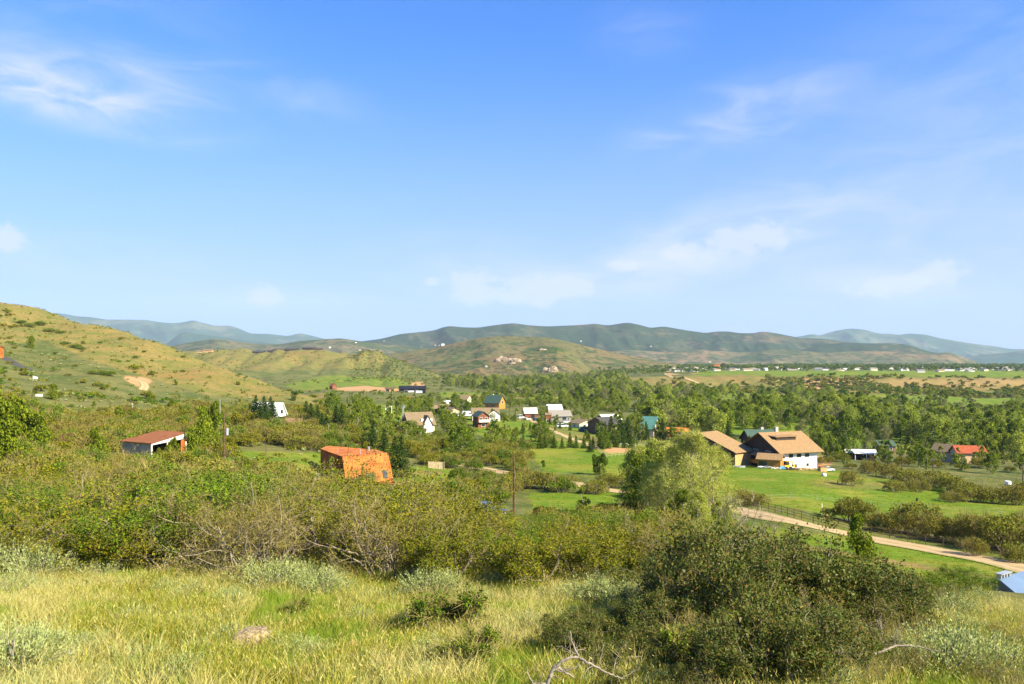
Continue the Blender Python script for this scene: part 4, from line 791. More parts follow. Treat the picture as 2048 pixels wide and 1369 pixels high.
# steep pointed house
def aframe():
    Y = 262; x = X(536, Y); r = empty('a_frame_house', (x, Y, base_z(x, Y, 12, 7, 0)), math.radians(-22)); tag(r, 'steep pointed white house half hidden behind dark spruces', 'house')
    L, D, h = 11, 7.5, 6.8; a, b = L / 2, D / 2
    for s in (-1, 1): MB().hexa([(-a - .6, 0, h), (a + .6, 0, h), (a + .6, s * (b + .4), -.2), (-a - .6, s * (b + .4), -.2)], [(-a - .6, 0, h + .25), (a + .6, 0, h + .25), (a + .6, s * (b + .65), -.2), (-a - .6, s * (b + .65), -.2)]).build('roof', M_['white_st'], r)
    for s in (-1, 1):
        w = MB().poly([(s * a, -b * s, -1), (s * a, b * s, -1), (s * a, b * s, .2), (s * a, 0, h - .05), (s * a, -b * s, .2)]).build('gable_wall', M_['white_st'], r)
    opening(r, 'r', L, D, 0, 3.4, 1.2, 1.3); opening(r, 'r', L, D, -1.3, .5, 1.1, 1.6); opening(r, 'r', L, D, 1.3, .5, 1.1, 1.6); opening(r, 'l', L, D, 0, .5, 1.6, 1.6)
    MB().box(a + .1, a + 1.5, -2.6, 2.6, 2.4, 2.55).build('balcony', M_['darkwood'], r)
    TAKEN.append((x, Y, 5)); land('the pointed white house', x, Y); CLEAR.append((553, 572, 200, 262))
aframe()
# rusted steel house
def rust_house():
    zt = -17.9; top = [(685, 915), (776, 908), (752, 901), (655, 893), (641, 899)]
    P = []
    for (u, v) in top: Y = -zt * F / (v - VH); P.append(Vector((X(u, Y), Y, zt)))
    c = sum(P, Vector()) / 5; c.z = float(H(c.x, c.y)); r = empty('rusted_steel_house', c); tag(r, 'modern house clad in rusted orange steel with a leaning front wall', 'house')
    P = [p - c for p in P]; zb = -7.0; zf = -5.3 + (zt - c.z) - 0.0
    A, B, C_, D_, E = P; h = P[0].z
    z0 = h - 5.4
    A2 = A + Vector((1.0, -1.6, -5.3)); B2 = B + Vector((1.35, -1.6, -5.3))
    n = (B - A).cross(Vector((0, 0, 1))).normalized(); 
    th = Vector((0, .35, 0))
    MB().hexa([A + th, B + th, B, A], [A2 + th, B2 + th, B2, A2]).build('leaning_front_wall', M_['corten'], r)
    dn = lambda p, off=Vector(): Vector((p.x, p.y, z0 - 2)) + off
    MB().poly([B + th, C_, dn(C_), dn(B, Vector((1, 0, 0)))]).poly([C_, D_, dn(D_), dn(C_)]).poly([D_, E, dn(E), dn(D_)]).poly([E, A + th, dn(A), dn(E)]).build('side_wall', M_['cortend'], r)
    up = Vector((0, 0, .12))
    rr = MB().hexa([p + Vector((0, 0, .004)) for p in P], [p + up for p in P]).build('roof', M_['corten'], r)
    rid = A + (C_ - A) * .42; MB().bar(A + up + (D_ - A) * .35, C_ + up + (D_ - C_) * .35, .07, 4).bar(A + up + (B - A) * .1, D_ + up + (C_ - D_) * .45, .07, 4).bar(A + up + (B - A) * .55, C_ + up + (D_ - C_) * .2, .06, 4).build('roof_seam', M_['cortend'], rr)
    for q, hh in ((A + (C_ - A) * .85 + Vector((-.5, 0, 0)), .9), (A + (B - A) * .35 + Vector((0, 1.6, 0)), 1.1), (D_ + (A - D_) * .7, 1.0)): MB().bar(q, q + Vector((0, 0, hh)), .07 if hh > .95 else .22, 8).build('vent_pipe', M_['steel'], r)
    def on(a_, b_, s, t_, off): p = A + (B - A) * s + (A2 - A) * t_ * (1 - s) + (B2 - B) * t_ * s; return p + Vector((0, -off, 0))
    o = MB().hexa([on(0, 0, .80, .55, .0), on(0, 0, .90, .55, .0), on(0, 0, .90, .82, .0), on(0, 0, .80, .82, .0)], [on(0, 0, .80, .55, .06), on(0, 0, .90, .55, .06), on(0, 0, .90, .82, .06), on(0, 0, .80, .82, .06)]).build('window', M_['glass'], r)
    o = MB().hexa([on(0, 0, .45, .60, .0), on(0, 0, .62, .60, .0), on(0, 0, .62, .82, .0), on(0, 0, .45, .82, .0)], [on(0, 0, .45, .60, .06), on(0, 0, .62, .60, .06), on(0, 0, .62, .82, .06), on(0, 0, .45, .82, .06)]).build('window', M_['glass'], r)
    q = B2 + Vector((-3, -1.0, .3)); MB().hexa([q, q + Vector((5.4, 1, -.3)), q + Vector((5.8, -2.2, -1.0)), q + Vector((.5, -3, -.8))], [q + Vector((0, 0, .15)), q + Vector((5.4, 1, -.15)), q + Vector((5.8, -2.2, -.85)), q + Vector((.5, -3, -.65))]).build('porch_roof', M_['cortend'], r)
    for d in (Vector((5.5, -2.0, -.95)), Vector((.8, -2.7, -.75)), Vector((5.2, .7, -.3))): MB().bar(q + d, q + d + Vector((0, 0, -3)), .08).build('porch_post', M_['cortend'], r)
    TAKEN.append((c.x, c.y, 8.5)); land('the rusted steel house', c.x, c.y); CLEAR.append((650, 785, 112, c.y)); CLEAR.append((636, 690, 140, c.y))
rust_house()
# open fronted shed with red brown roof
def open_shed():
    zt = -14.7; cor = []
    for (u, v) in [(303, 888), (240, 883), (317, 865.5), (373, 869)]: Y = -zt * F / (v - VH); cor.append(Vector((X(u, Y), Y, zt)))
    P, Q_, S_, R_ = cor; o = Vector((P.x, P.y, float(H(P.x, P.y)))); r = empty('open_shed', o); tag(r, 'open fronted steel shed with red brown roof and white edge', 'shed')
    P, Q_, S_, R_ = [c - o for c in cor]; h = P.z; R_ = R_ + Vector((0, 0, .25)); S_ = S_ + Vector((0, 0, .25)); up = Vector((0, 0, .14)); zb = -1.5
    ce = (P + Q_ + R_ + S_) / 4
    MB().hexa([c + (c - ce) * .05 for c in (P, R_, S_, Q_)], [c + (c - ce) * .05 + up for c in (P, R_, S_, Q_)]).build('roof', M_['rustroof'], r)
    d = lambda c, z=zb: Vector((c.x, c.y, z)); lo = Vector((0, 0, -.02))
    MB().poly([Q_ + lo, P + lo, d(P), d(Q_)]).poly([S_ + lo, Q_ + lo, d(Q_), d(S_)]).poly([R_ + lo, S_ + lo, d(S_), d(R_)]).build('wall', M_['corrug'], r)
    dr = (R_ - P); n = Vector((dr.y, -dr.x, 0)).normalized() * .06; f = lambda t_, z: Vector((P.x + dr.x * t_, P.y + dr.y * t_, z))
    MB().hexa([f(0, h - .25) + n, f(1, h - .75) + n, f(1, h + .24) + n, f(0, h - .02) + n], [f(0, h - .25) + 2 * n, f(1, h - .75) + 2 * n, f(1, h + .24) + 2 * n, f(0, h - .02) + 2 * n]).build('fascia', M_['white_st'], r)
    MB().bar(f(0, zb), f(0, h - .1), .14).build('corner_post', M_['trim'], r)
    for t_ in (.42, .98): MB().bar(f(t_, zb), f(t_, h - .4), .12).build('post', M_['trim'], r)
    MB().hexa([f(.45, zb) - n * 2, f(.68, zb) - n * 2, f(.68, h - .3) - n * 2, f(.45, h - .3) - n * 2], [f(.45, zb) - n, f(.68, zb) - n, f(.68, h - .3) - n, f(.45, h - .3) - n]).build('inner_panel', M_['corten'], r)
    MB().hexa([f(.84, zb) - n * 2, f(.99, zb) - n * 2, f(.99, h - .5) - n * 2, f(.84, h - .5) - n * 2], [f(.84, zb) - n, f(.99, zb) - n, f(.99, h - .5) - n, f(.84, h - .5) - n]).build('inner_panel', M_['corten'], r)
    TAKEN.append((o.x - 1, o.y + 9, 9.5)); land('the red roofed open shed', o.x, o.y); CLEAR.append((238, 376, 116, 148)); CLEAR.append((300, 374, 130, 160))
open_shed()
# orange house at the left edge, flag and driveway
house('orange stuccoed house high on the slope at the frame edge', 'house', -10, 713, 5, 5, 4.6, .4, 5, 'corten', 'cortend', .3, [('f', 1.6, 3.4, .8, 1.6), ('f', .2, 3.4, .8, 1.6)], Y=370, tag_land='the orange hillside house')
# blue roofed building at the lower right
def blue_roof():
    Y = 46; x, y, z = G(2112, Y); r = empty('blue_roofed_shed', (x - 1.05, y, z - 1.1), math.radians(32)); tag(r, 'blue grey metal roof corner of a low building at the frame edge', 'shed')
    L, D, wh, rh = 8, 6, .9, 1.9; a, b = L / 2, D / 2
    MB().poly([(-a, -b, -2), (a, -b, -2), (a, -b, wh), (-a, -b, wh)]).poly([(a, b, -2), (-a, b, -2), (-a, b, wh), (a, b, wh)]).poly([(-a, b, -2), (-a, -b, -2), (-a, -b, wh), (-a, 0, wh + rh), (-a, b, wh)]).poly([(a, -b, -2), (a, b, -2), (a, b, wh), (a, 0, wh + rh), (a, -b, wh)]).build('wall', M_['corrug'], r)
    for s in (-1, 1): MB().hexa([(-a - .4, 0, wh + rh + .01), (a + .4, 0, wh + rh + .01), (a + .4, s * (b + .4), wh - .24), (-a - .4, s * (b + .4), wh - .24)], [(-a - .4, 0, wh + rh + .12), (a + .4, 0, wh + rh + .12), (a + .4, s * (b + .4), wh - .13), (-a - .4, s * (b + .4), wh - .13)]).build('roof', M_['blueroof'], r)
    for i in range(4): MB().box(-a - .3 + i * .3, -a - .18 + i * .3, -.12, .12, wh + rh + .1, wh + rh + .3).build('ridge_rib', M_['steel'], r)
    MB().box(-a - .35, -a + .8, -.18, .18, wh + rh + .3, wh + rh + .35).build('ridge_cap', M_['steel'], r)
    TAKEN.append((x, y, 4.6)); CLEAR.append((1985, 2100, 22, 52)); land('the blue grey roof corner', x, y)
blue_roof()

# ---------------------------------------------------------------- roads
def ribbon(name, pts, w, m, kind='structure', lift=.07, named=None, step=2.0):
    P = []
    for (u, v) in pts:
        Y = hit(u, v, 40); P.append((X(u, Y), Y))
    P = np.array(P); s = np.concatenate([[0], np.cumsum(np.hypot(*np.diff(P, axis=0).T))]); q_ = np.arange(0, s[-1], step); C = np.column_stack([pchip(s, P[:, 0], q_), pchip(s, P[:, 1], q_)])
    d = unit(np.gradient(C, axis=0)); n = np.column_stack([-d[:, 1], d[:, 0]]); offs = np.linspace(-.5, .5, 11); ww = w * (1 + .12 * (fbm(q_ / 9, q_ * 0, 2, 3) - .5))
    R = C[:, None] + n[:, None] * offs[None, :, None] * ww[:, None, None]; z = H(R[..., 0], R[..., 1]) + lift
    V = np.dstack([R, z]).reshape(-1, 3); k, j = np.meshgrid(np.arange(len(C) - 1), np.arange(10), indexing='ij'); q2 = (k * 11 + j).ravel()
    o = link(name, mesh_np(name, V, np.stack([q2, q2 + 11, q2 + 12, q2 + 1], 1), m, True)); tag(o, kind=kind)
    at_ = o.data.attributes.new('across', 'FLOAT', 'POINT'); at_.data.foreach_set('value', np.tile(offs + .5, len(C)).astype(np.float32))
    for c in C[::2]: TAKEN.append((c[0], c[1], w * .55 + 1.0))
    return C, n
RD, RN = ribbon('dirt_road', [(2300, 1190), (2048, 1138), (1960, 1118), (1870, 1102), (1780, 1086), (1700, 1070), (1620, 1052), (1560, 1039), (1500, 1026), (1440, 1014), (1360, 1003), (1290, 990), (1215, 981), (1140, 967), (1060, 955), (965, 938), (895, 925)], 6.2, m_dirt)
ribbon('dirt_lane', [(1010, 838), (1045, 838), (1075, 849), (1105, 862), (1130, 872), (1160, 884), (1195, 899)], 4.0, m_dirt)
ribbon('driveway', [(-40, 705), (-5, 713), (20, 722), (45, 735), (60, 742)], 5, m_asph)
ribbon('dirt_track', [(1330, 748), (1350, 755), (1390, 765), (1420, 775), (1440, 779)], 7, m_dirt, lift=.5, step=8)
ribbon('dirt_track', [(250, 757), (275, 762), (290, 772), (285, 782)], 4, m_dirt)
land('the dirt road bend', *RD[len(RD) // 3]); land('the dirt road near the fence', *RD[18])

# ---------------------------------------------------------------- fences
def fence(label, P, gap, hgt, rails, m, name='fence', pr=.05, rr=.03, group=None):
    P = np.array(P); s = np.concatenate([[0], np.cumsum(np.hypot(*np.diff(P, axis=0).T))]); q_ = np.arange(0, s[-1], gap); C = np.column_stack([np.interp(q_, s, P[:, 0]), np.interp(q_, s, P[:, 1])])
    z = H(C[:, 0], C[:, 1]); o = Vector((C[0][0], C[0][1], float(z[0]))); r = empty(name, o); tag(r, label, 'fence', group)
    pts = [Vector((C[i][0], C[i][1], float(z[i]))) - o for i in range(len(C))]
    for p in pts[:98]: MB().bar(p + Vector((0, 0, -.2)), p + Vector((0, 0, hgt)), pr, 5).build('post', m, r)
    for h in rails:
        mb = MB()
        for a, b_ in zip(pts[:-1], pts[1:]): mb.bar(a + Vector((0, 0, h)), b_ + Vector((0, 0, h)), rr, 4)
        mb.build('rail', m, r)
    return r
side = RD + RN * -3.6; side = side[(side[:, 0] > X(1500, 140) - 5) & (side[:, 1] > 60)] if True else side
if np.mean((RD + RN * -3.6)[:, 1] - RD[:, 1]) < 0: side = RD + RN * 3.6; side = side[side[:, 0] > 38]
fence('brown pipe fence with three rails along the far side of the dirt road', side, 2.7, 1.35, (.45, .85, 1.27), M_['fence'])
def line(pts): return [(X(u, Y), Y) for u, v in pts for Y in [hit(u, v, 40)]]
fence('thin wire fence crossing the pasture above the willow clumps', line([(1480, 1016), (1560, 1000), (1700, 1010), (1850, 1020), (2060, 1032)]), 6, 1.2, (.5, 1.0), M_['steel'], 'wire_fence', .04, .008)
fence('grey rail fence around the far paddock', line([(1940, 966), (2080, 960)]), 3, 1.3, (.6, 1.2), M_['brownwood'], 'paddock_fence')
fence('dark wooden rail beam at the paddock gate', line([(2010, 982), (2070, 984)]), 6, 1.6, (1.5,), M_['darkwood'], 'gate_rail', .12, .12)
fence('dark wire fence in front of the pale lane', line([(895, 940), (965, 950), (1040, 962), (1090, 968)]), 3.2, 1.5, (.4, .9, 1.4), M_['darkwood'], 'lane_fence', .07, .02)
fence('grey board fence beside the lawn with dark panels', line([(1170, 990), (1232, 985)]), 2.4, 1.4, (.3, .6, .9, 1.2), M_['brownwood'], 'board_fence', .07, .09)
fence('split rail fence around the brown garden plot', line([(1195, 900), (1215, 915), (1260, 912)]), 3, 1.1, (.5, 1.0), M_['plank'], 'garden_fence')
fence('low pole fence across the dry lots', line([(980, 862), (1060, 868), (1110, 872)]), 4, 1.1, (.6, 1.0), M_['brownwood'], 'pole_fence', .05, .03)
fence('white rail fence behind the brown garden plot', line([(1240, 893), (1310, 897)]), 3, 1.1, (.6, 1.05), M_['trim'], 'white_fence')
x, y = line([(872, 938)])[0]; r = empty('board_screen', (x, y, float(H(x, y))), math.radians(-6)); tag(r, 'short pale wooden board screen standing at the lane corner', 'fence'); TAKEN.append((x, y, 3)); CLEAR.append((855, 890, 165, y))
for i in range(3): MB().box(-1.9 + i * 1.28, -.66 + i * 1.28, -.03 + .12 * i, .03 + .12 * i, -.2, 1.7 - .06 * i).build('board_panel', M_['plank'], r)
for i in range(4): MB().box(-1.97 + i * 1.28, -1.87 + i * 1.28, .05, .2, -.3, 1.75).build('post', M_['plank'], r)

# ---------------------------------------------------------------- poles and wires
TOPS = {}
def upole(key, label, u, Y, h, arms=1, trans=False, name='utility_pole', mt='pole', r0=.15):
    x, y, z = G(u, Y); r = empty(name, (x, y, z), math.radians(20)); tag(r, label, 'pole')
    MB().bar((0, 0, -.5), (0, 0, h), r0, 8, r0 * .65).build('pole', M_[mt], r)
    for i in range(arms):
        a = MB().box(-1.1, 1.1, -.06 - r0, .06 - r0, h - .55 - i * .9, h - .43 - i * .9).build('crossarm', M_['pole'], r)
        for q in (-1, -.4, .4, 1): MB().bar((q, -r0, h - .43 - i * .9), (q, -r0, h - .2 - i * .9), .05, 6, .03).build('insulator', M_['steel'], a)
    if trans: t_ = MB().bar((.45, -.1, h - 3.4), (.45, -.1, h - 2.3), .26, 10).build('transformer', M_['steel'], r); MB().bar((.15, -.05, h - 2.6), (.45, -.1, h - 2.6), .05).build('bracket', M_['steel'], t_)
    TOPS[key] = Vector((x, y, z + h)); CLEAR.append((u - 5, u + 5, Y - 25, Y)); return r
upole('a', 'weathered utility pole with grey transformer beside the tall junipers', 448, 128, 8.8, 0, True)
upole('b', 'slim grey pole rising behind the transformer pole', 440, 205, 9.8, 0, False, r0=.09, mt='steel')
upole('c', 'tall brown utility pole standing alone in the middle yard', 1028, 88, 7.6, 0, False, r0=.16)
upole('d', 'thin pole with white lamp box on the open hillside', 261, 232, 6.5, 0, True, r0=.07)
upole('e', 'grey utility pole left of the paddock willows', 1804, 232, 6.0, 1)
upole('f', 'utility pole between the paddock willows and the red roofed house', 1866, 220, 6.5, 1)
upole('g', 'utility pole at the frame edge by the paddock', 2046, 205, 7, 1)
upole('h', 'utility pole in front of the small white roofed barn', 1044, 395, 8.5, 1)
upole('i', 'utility pole in front of the grey roofed house', 1096, 395, 8, 1)
upole('j', 'dark utility pole on the dry lot beyond the long white house', 1019, 440, 9, 1)
upole('k', 'bare pole among the young aspens by the barn yard', 783, 520, 9, 0)
upole('l', 'light pole by the rail fence on the lawn', 733, 470, 8, 0)
upole('m', 'white lamp post beside the hayfield lane', 1067, 165, 2.6, 0, False, 'lamp_post', 'lamp', .06)
upole('n', 'thin post standing in the lawn beside the rusted steel house', 532, 152, 3.6, 0, False, 'wooden_post', 'pole', .06)
upole('o', 'thin grey post on the lawn beside the young tree', 1152, 100, 3.0, 0, False, 'wooden_post', 'pole', .05)
def wire(a, b_, sag=.9, n=14):
    g = Geo(); A = np.array(TOPS[a]); B = np.array(TOPS[b_]); t_ = np.linspace(0, 1, n)[:, None]; P = A + (B - A) * t_; P[:, 2] -= (4 * sag * t_ * (1 - t_))[:, 0] + .3; add_tube(g, P, .022, .022, 4)
    o = link('power_line', g.mesh('power_line', M_['blackmetal'])); tag(o, f'dark sagging power line {dict(ef="between the two paddock poles", fg="from the paddock pole to the frame edge", hi="between the poles at the two barns", ac="from the transformer pole to the middle yard pole", cl="x")[a + b_]}', 'wire')
wire('e', 'f'); wire('f', 'g'); wire('h', 'i')
# goal-like timber frames
def frame(label, u, Y, w, h, rz, m, name, d=1.8):
    x, y, z = G(u, Y); r = empty(name, (x, y, z), math.radians(rz)); tag(r, label, 'frame')
    for sx in (-1, 1):
        for sy in (0, 1): MB().bar((sx * w / 2, sy * d, -.3), (sx * w / 2, sy * d, h), .07, 5).build('post', m, r)
    MB().bar((-w / 2, 0, h - .1), (w / 2, 0, h - .1), .07, 5).build('top_rail', m, r); MB().bar((-w / 2, d, h - .1), (w / 2, d, h - .1), .07, 5).build('top_rail', m, r)
    MB().bar((-w / 2, 0, h - .1), (-.1, 0, 0), .05, 5).build('brace', m, r); TAKEN.append((x, y, 2)); CLEAR.append((u - 16, u + 16, Y - 22, Y))
frame('bare timber post frame left of the open shed', 139, 134, 2.3, 2.9, 5, M_['fence'], 'timber_gateway')
frame('white swing frame on the lawn beyond the spruces', 777, 395, 3, 3.2, 5, M_['trim'], 'garden_swing')
frame('rough gate frame of poles beside the tall yard pole', 1012, 86, 2.0, 1.4, 8, M_['fence'], 'pole_gateway')

# ---------------------------------------------------------------- vehicles and yard things
def vehicle(label, cat, u, Y, rz, body, kind='suv', s=1.0, name=None, dz=0):
    x, y, z = G(u, Y); r = empty(name or {'suv': 'parked_car', 'pickup': 'pickup_truck', 'van': 'parked_van'}[kind], (x, y, z + dz), math.radians(rz)); r.scale = (s,) * 3; tag(r, label, cat)
    if kind == 'pickup': low = [(-2.6, .35), (2.6, .35), (2.65, .95), (1.2, 1.08), (-2.6, 1.1)]; cabp = [(-.7, 1.09), (1.15, 1.07), (.6, 1.72), (-.55, 1.74)]
    elif kind == 'van': low = [(-2.4, .35), (2.4, .35), (2.45, .9), (1.9, 1.1), (-2.4, 1.1)]; cabp = [(-2.35, 1.09), (1.85, 1.09), (1.3, 2.0), (-2.3, 2.02)]
    else: low = [(-2.2, .35), (2.2, .35), (2.28, .85), (1.1, 1.02), (-2.2, 1.02)]; cabp = [(-2.1, 1.01), (1.05, 1.01), (.45, 1.55), (-1.8, 1.58)]
    MB().prism(low, -.9, .9).build('body', M_[body], r, .09)
    n = len(cabp); MB().hexa([(x_, -.8 + (i > 1) * .12, z_) for i, (x_, z_) in enumerate(cabp)], [(x_, .8 - (i > 1) * .12, z_) for i, (x_, z_) in enumerate(cabp)]).build('windows', M_['glass'], r, .04)
    t_ = [(cabp[3][0] - .02, cabp[3][1]), (cabp[2][0] + .02, cabp[2][1])]; MB().box(t_[0][0], t_[1][0], -.7, .7, max(t_[0][1], t_[1][1]) + .003, t_[0][1] + .09).build('car_roof', M_[body], r, .03)
    for sx in (-1.45, 1.4):
        for sy in (-.82, .82):
            w = MB().bar((sx, sy - .11, .34), (sx, sy + .11, .34), .34, 14).build('wheel', M_['rubber'], r); MB().bar((sx, sy - .13, .34), (sx, sy + .13, .34), .18, 10).build('rim', M_['steel'], w)
    for sy in (-.65, .65): MB().box(low[1][0] - .05, low[2][0] + .03, sy - .15, sy + .15, .68, .84).build('headlight', M_['lamp'], r)
    TAKEN.append((x, y, 3.2)); hw = 2.2 * s / Y * F; CLEAR.append((u - hw, u + hw, Y - 20, Y)); return r
def trailer(label, u, Y, rz, L=6, h=2.4, body='carwhite', name='camper_trailer', cat='trailer', roof=None):
    x, y, z = G(u, Y); r = empty(name, (x, y, z), math.radians(rz)); tag(r, label, cat)
    MB().prism([(-L / 2, .55), (L / 2, .55), (L / 2 + .25, 1.5), (L / 2 - .25, h), (-L / 2, h)], -1.15, 1.15).build('body', M_[body], r, .1)
    if roof: MB().box(-L / 2 - .1, L / 2, -1.25, 1.25, h + .02, h + .1).build('roof', M_[roof], r)
    for xx in (-L * .25, L * .15): a = MB().box(xx - .45, xx + .45, -1.19, -1.14, 1.3, 1.9).build('window', M_['glass'], r)
    MB().box(L * .32 - .3, L * .32 + .3, -1.18, -1.14, .65, 2.2).build('door', M_['trim'], r)
    for sy in (-1.05, 1.05): MB().bar((-.3, sy - .1, .32), (-.3, sy + .1, .32), .32, 12).build('wheel', M_['rubber'], r)
    MB().bar((L / 2, 0, .5), (L / 2 + 1.1, 0, .45), .06).build('tow_bar', M_['steel'], r)
    TAKEN.append((x, y, L * .6)); CLEAR.append((u - L * .5 / Y * F, u + L * .5 / Y * F, Y - 22, Y)); return r
vehicle('dark blue pickup parked behind the thicket beside the yard pole', 'pickup', 968, 92, -12, 'cardark', 'pickup', 1.0, dz=.5)
vehicle('white car with dark roof in the dirt yard behind the thicket', 'car', 905, 107, 35, 'carwhite', 'suv', .95, dz=.3)
vehicle('white van nose showing through the thicket below the yard', 'van', 885, 90, 60, 'carwhite', 'van', .8, dz=.3)
vehicle('white estate car parked on the lane right of the young pines', 'car', 1125, 362, 5, 'carwhite', 'suv', 1.15)
vehicle('white van parked left of the small white roofed barn', 'van', 1040, 425, 30, 'carwhite', 'van', 1.0)
vehicle('silver car parked in front of the small white roofed barn', 'car', 1054, 414, 20, 'steel', 'suv', 1.0)
vehicle('dark car with silver top at the corner of the barn', 'car', 1074, 412, 35, 'cardark', 'suv', 1.0)
vehicle('blue pickup between the cream house and the brown garage', 'pickup', 1187, 362, 5, 'cardark', 'pickup', 1.0)
vehicle('white car under the wall of the grey roofed house', 'car', 1133, 408, 15, 'carwhite', 'suv', .9)
vehicle('white pickup beside the timber workshop', 'pickup', 1560, 239, -20, 'carwhite', 'pickup', .9)
vehicle('rusty orange pickup parked right of the lodge', 'pickup', 1628, 246, -10, 'corten', 'pickup', 1.0)
vehicle('white car half sunk in the weeds right of the lodge yard', 'car', 1656, 232, 12, 'carwhite', 'suv', .8)
vehicle('small grey car beside the peach stucco house', 'car', 1912, 292, 8, 'steel', 'suv', .9)
trailer('white camper trailer among the trees above the houses', 895, 560, 8, 6.5, 2.8)
trailer('white caravan beside the peach fronted garage', 893, 398, 5, 5, 2.3)
trailer('white box trailer in front of the long white house', 922, 404, 10, 6.5, 2.4)
trailer('white trailer with open side behind the box trailer', 935, 412, 15, 5.5, 2.9)
trailer('small white trailer right of the black barn', 838, 770, 4, 6, 2.6)
trailer('small white trailer in front of the black barn', 822, 772, 4, 5, 2.2)
t_ = trailer('low white truck box with rusty brown lid and red cab behind the thicket', 1303, 62, 14, 2.6, 1.5, 'white_st', 'utility_trailer', 'trailer', 'rustroof')
MB().box(-2.4, -1.35, -.9, .9, .4, 1.2).build('cab', M_['carred'], t_, .1)
t_.scale = (.7,) * 3
trailer('small white vehicle roof poking out of the thicket', 1356, 56, -10, 2.2, 1.3, 'white_st', 'utility_trailer').scale = (.6, .6, .6)
house('green roofed lean-to beside the cream house', 'shed', 1170, 857, 5.5, 3, 1.6, .7, 4, 'greenroof', 'greenroof', .3, [('f', 0, .2, 1, 1)], Y=352, name='lean_to')
# digger, timber stacks and junk in the lodge yard
x, y, z = G(1573, 236); r = empty('digger', (x, y, z), math.radians(25)); tag(r, 'yellow digger with folded arm in the lodge yard', 'digger')
MB().box(-1.3, .9, -.8, .8, .6, 1.3).build('body', M_['yellow'], r, .1); MB().box(-.6, .5, -.6, .6, 1.3, 2.4).build('cab', M_['glass'], r, .05); MB().box(-.7, .6, -.7, .7, 2.41, 2.5).build('cab_roof', M_['yellow'], r)
MB().bar((.9, 0, 1.1), (2.0, 0, 2.7), .16, 6).bar((2.0, 0, 2.7), (2.6, 0, 1.2), .12, 6).build('arm', M_['yellow'], r); MB().prism([(2.3, .6), (2.9, .5), (2.9, 1.2), (2.5, 1.3)], -.4, .4).build('bucket', M_['yellow'], r)
for sx in (-.9, .7):
    for sy in (-.8, .8): MB().bar((sx, sy - .15, .45), (sx, sy + .15, .45), .45, 12).build('wheel', M_['rubber'], r)
def pile(label, name, cat, u, Y, n, L, m, seed, sp=1.2, rr=.07):
    rnd = random.Random(seed); x, y, z = G(u, Y); r = empty(name, (x, y, z)); tag(r, label, cat)
    for i in range(n):
        a = rnd.uniform(-.5, .5); c = Vector((rnd.uniform(-sp, sp), rnd.uniform(-.7, .7), .1 + .1 * (i % 5) + rnd.random() * .15)); d = Vector((math.cos(a), math.sin(a), rnd.uniform(-.12, .12))) * L / 2 * rnd.uniform(.6, 1)
        MB().bar(c - d, c + d, rr, 5).build({'timber_pile': 'log', 'scrap_heap': 'scrap_bar'}.get(name, 'pole_length'), m, r)
    TAKEN.append((x, y, 3)); CLEAR.append((u - 14, u + 14, Y - 15, Y))
pile('pile of pale squared timbers in the lodge yard', 'timber_pile', 'timber pile', 1612, 231, 22, 4.5, M_['woodlog'], 3, 2.2, .11)
pile('heap of grey scrap below the timber workshop', 'scrap_heap', 'scrap heap', 1527, 231, 16, 2.2, M_['steel'], 4)
pile('heap of pale scrap left of the workshop at the meadow edge', 'scrap_heap', 'scrap heap', 1478, 234, 12, 2.4, M_['steel'], 5)
pile('scatter of bleached boards at the meadow edge by the digger', 'timber_pile', 'timber pile', 1585, 229, 12, 3, M_['darkwood'], 6)
pile('pile of white stones and boards beside the lodge yard road', 'scrap_heap', 'scrap heap', 1550, 229, 14, 1.5, M_['rockw'], 8)
frame('pale timber frame standing at the end of the timber pile', 1598, 229, 2.4, 2.2, 10, M_['woodlog'], 'timber_gateway')
x, y, z = G(1645, 230); r = empty('log_crate', (x, y, z), .2); tag(r, 'brown wooden crate at the right end of the lodge yard', 'crate'); MB().box(-1, 1, -.7, .7, 0, 1.3).build('box', M_['tanwood'], r); MB().box(-1.08, 1.08, -.78, .78, 1.31, 1.4).build('lid', M_['brownwood'], r)
x, y, z = G(1562, 233); r = empty('blue_tarp_load', (x, y, z), .4); tag(r, 'small load under a blue tarpaulin beside the yellow digger', 'tarpaulin'); MB().hexa([(-1.2, -.8, 0), (1.2, -.8, 0), (1.2, .8, 0), (-1.2, .8, 0)], [(-.8, -.5, .9), (.7, -.6, 1.1), (.8, .5, .8), (-.7, .5, 1.0)]).build('tarpaulin', M_['blue'], r, .12)
def simple(label, name, cat, u, Y, m, f):
    x, y, z = G(u, Y); mb = MB(); f(mb); o = mb.build(name, M_[m], None, .04); o.location = (x, y, z); tag(o, label, cat); return o
for u, Y, lb in ((2006, 127, 'grey quad bike lying in the pasture'), (2020, 128, 'blue quad bike lying in the pasture')):
    x, y, z = G(u, Y); r = empty('quad_bike', (x, y, z), .4); tag(r, lb, 'quad bike')
    MB().prism([(-.9, .4), (.9, .4), (.8, .8), (.2, .75), (-.1, .9), (-.8, .85)], -.3, .3).build('body', M_['blue' if 'blue' in lb else 'steel'], r, .05); MB().bar((.4, -.35, 1.1), (.4, .35, 1.1), .03).bar((.5, 0, .7), (.4, 0, 1.1), .03).build('handlebar', M_['steel'], r)
    for sx in (-.6, .6):
        for sy in (-.4, .4): MB().bar((sx, sy - .1, .28), (sx, sy + .1, .28), .28, 10).build('wheel', M_['rubber'], r)
simple('white water tank in the far paddock', 'water_tank', 'tank', 2016, 222, 'lamp', lambda m: m.bar((0, 0, 0), (0, 0, 1.2), .8, 14))
simple('small dark post stump alone in the pasture', 'post_stump', 'post', 1834, 172, 'darkwood', lambda m: m.bar((0, 0, -.1), (0, 0, .7), .22, 8))
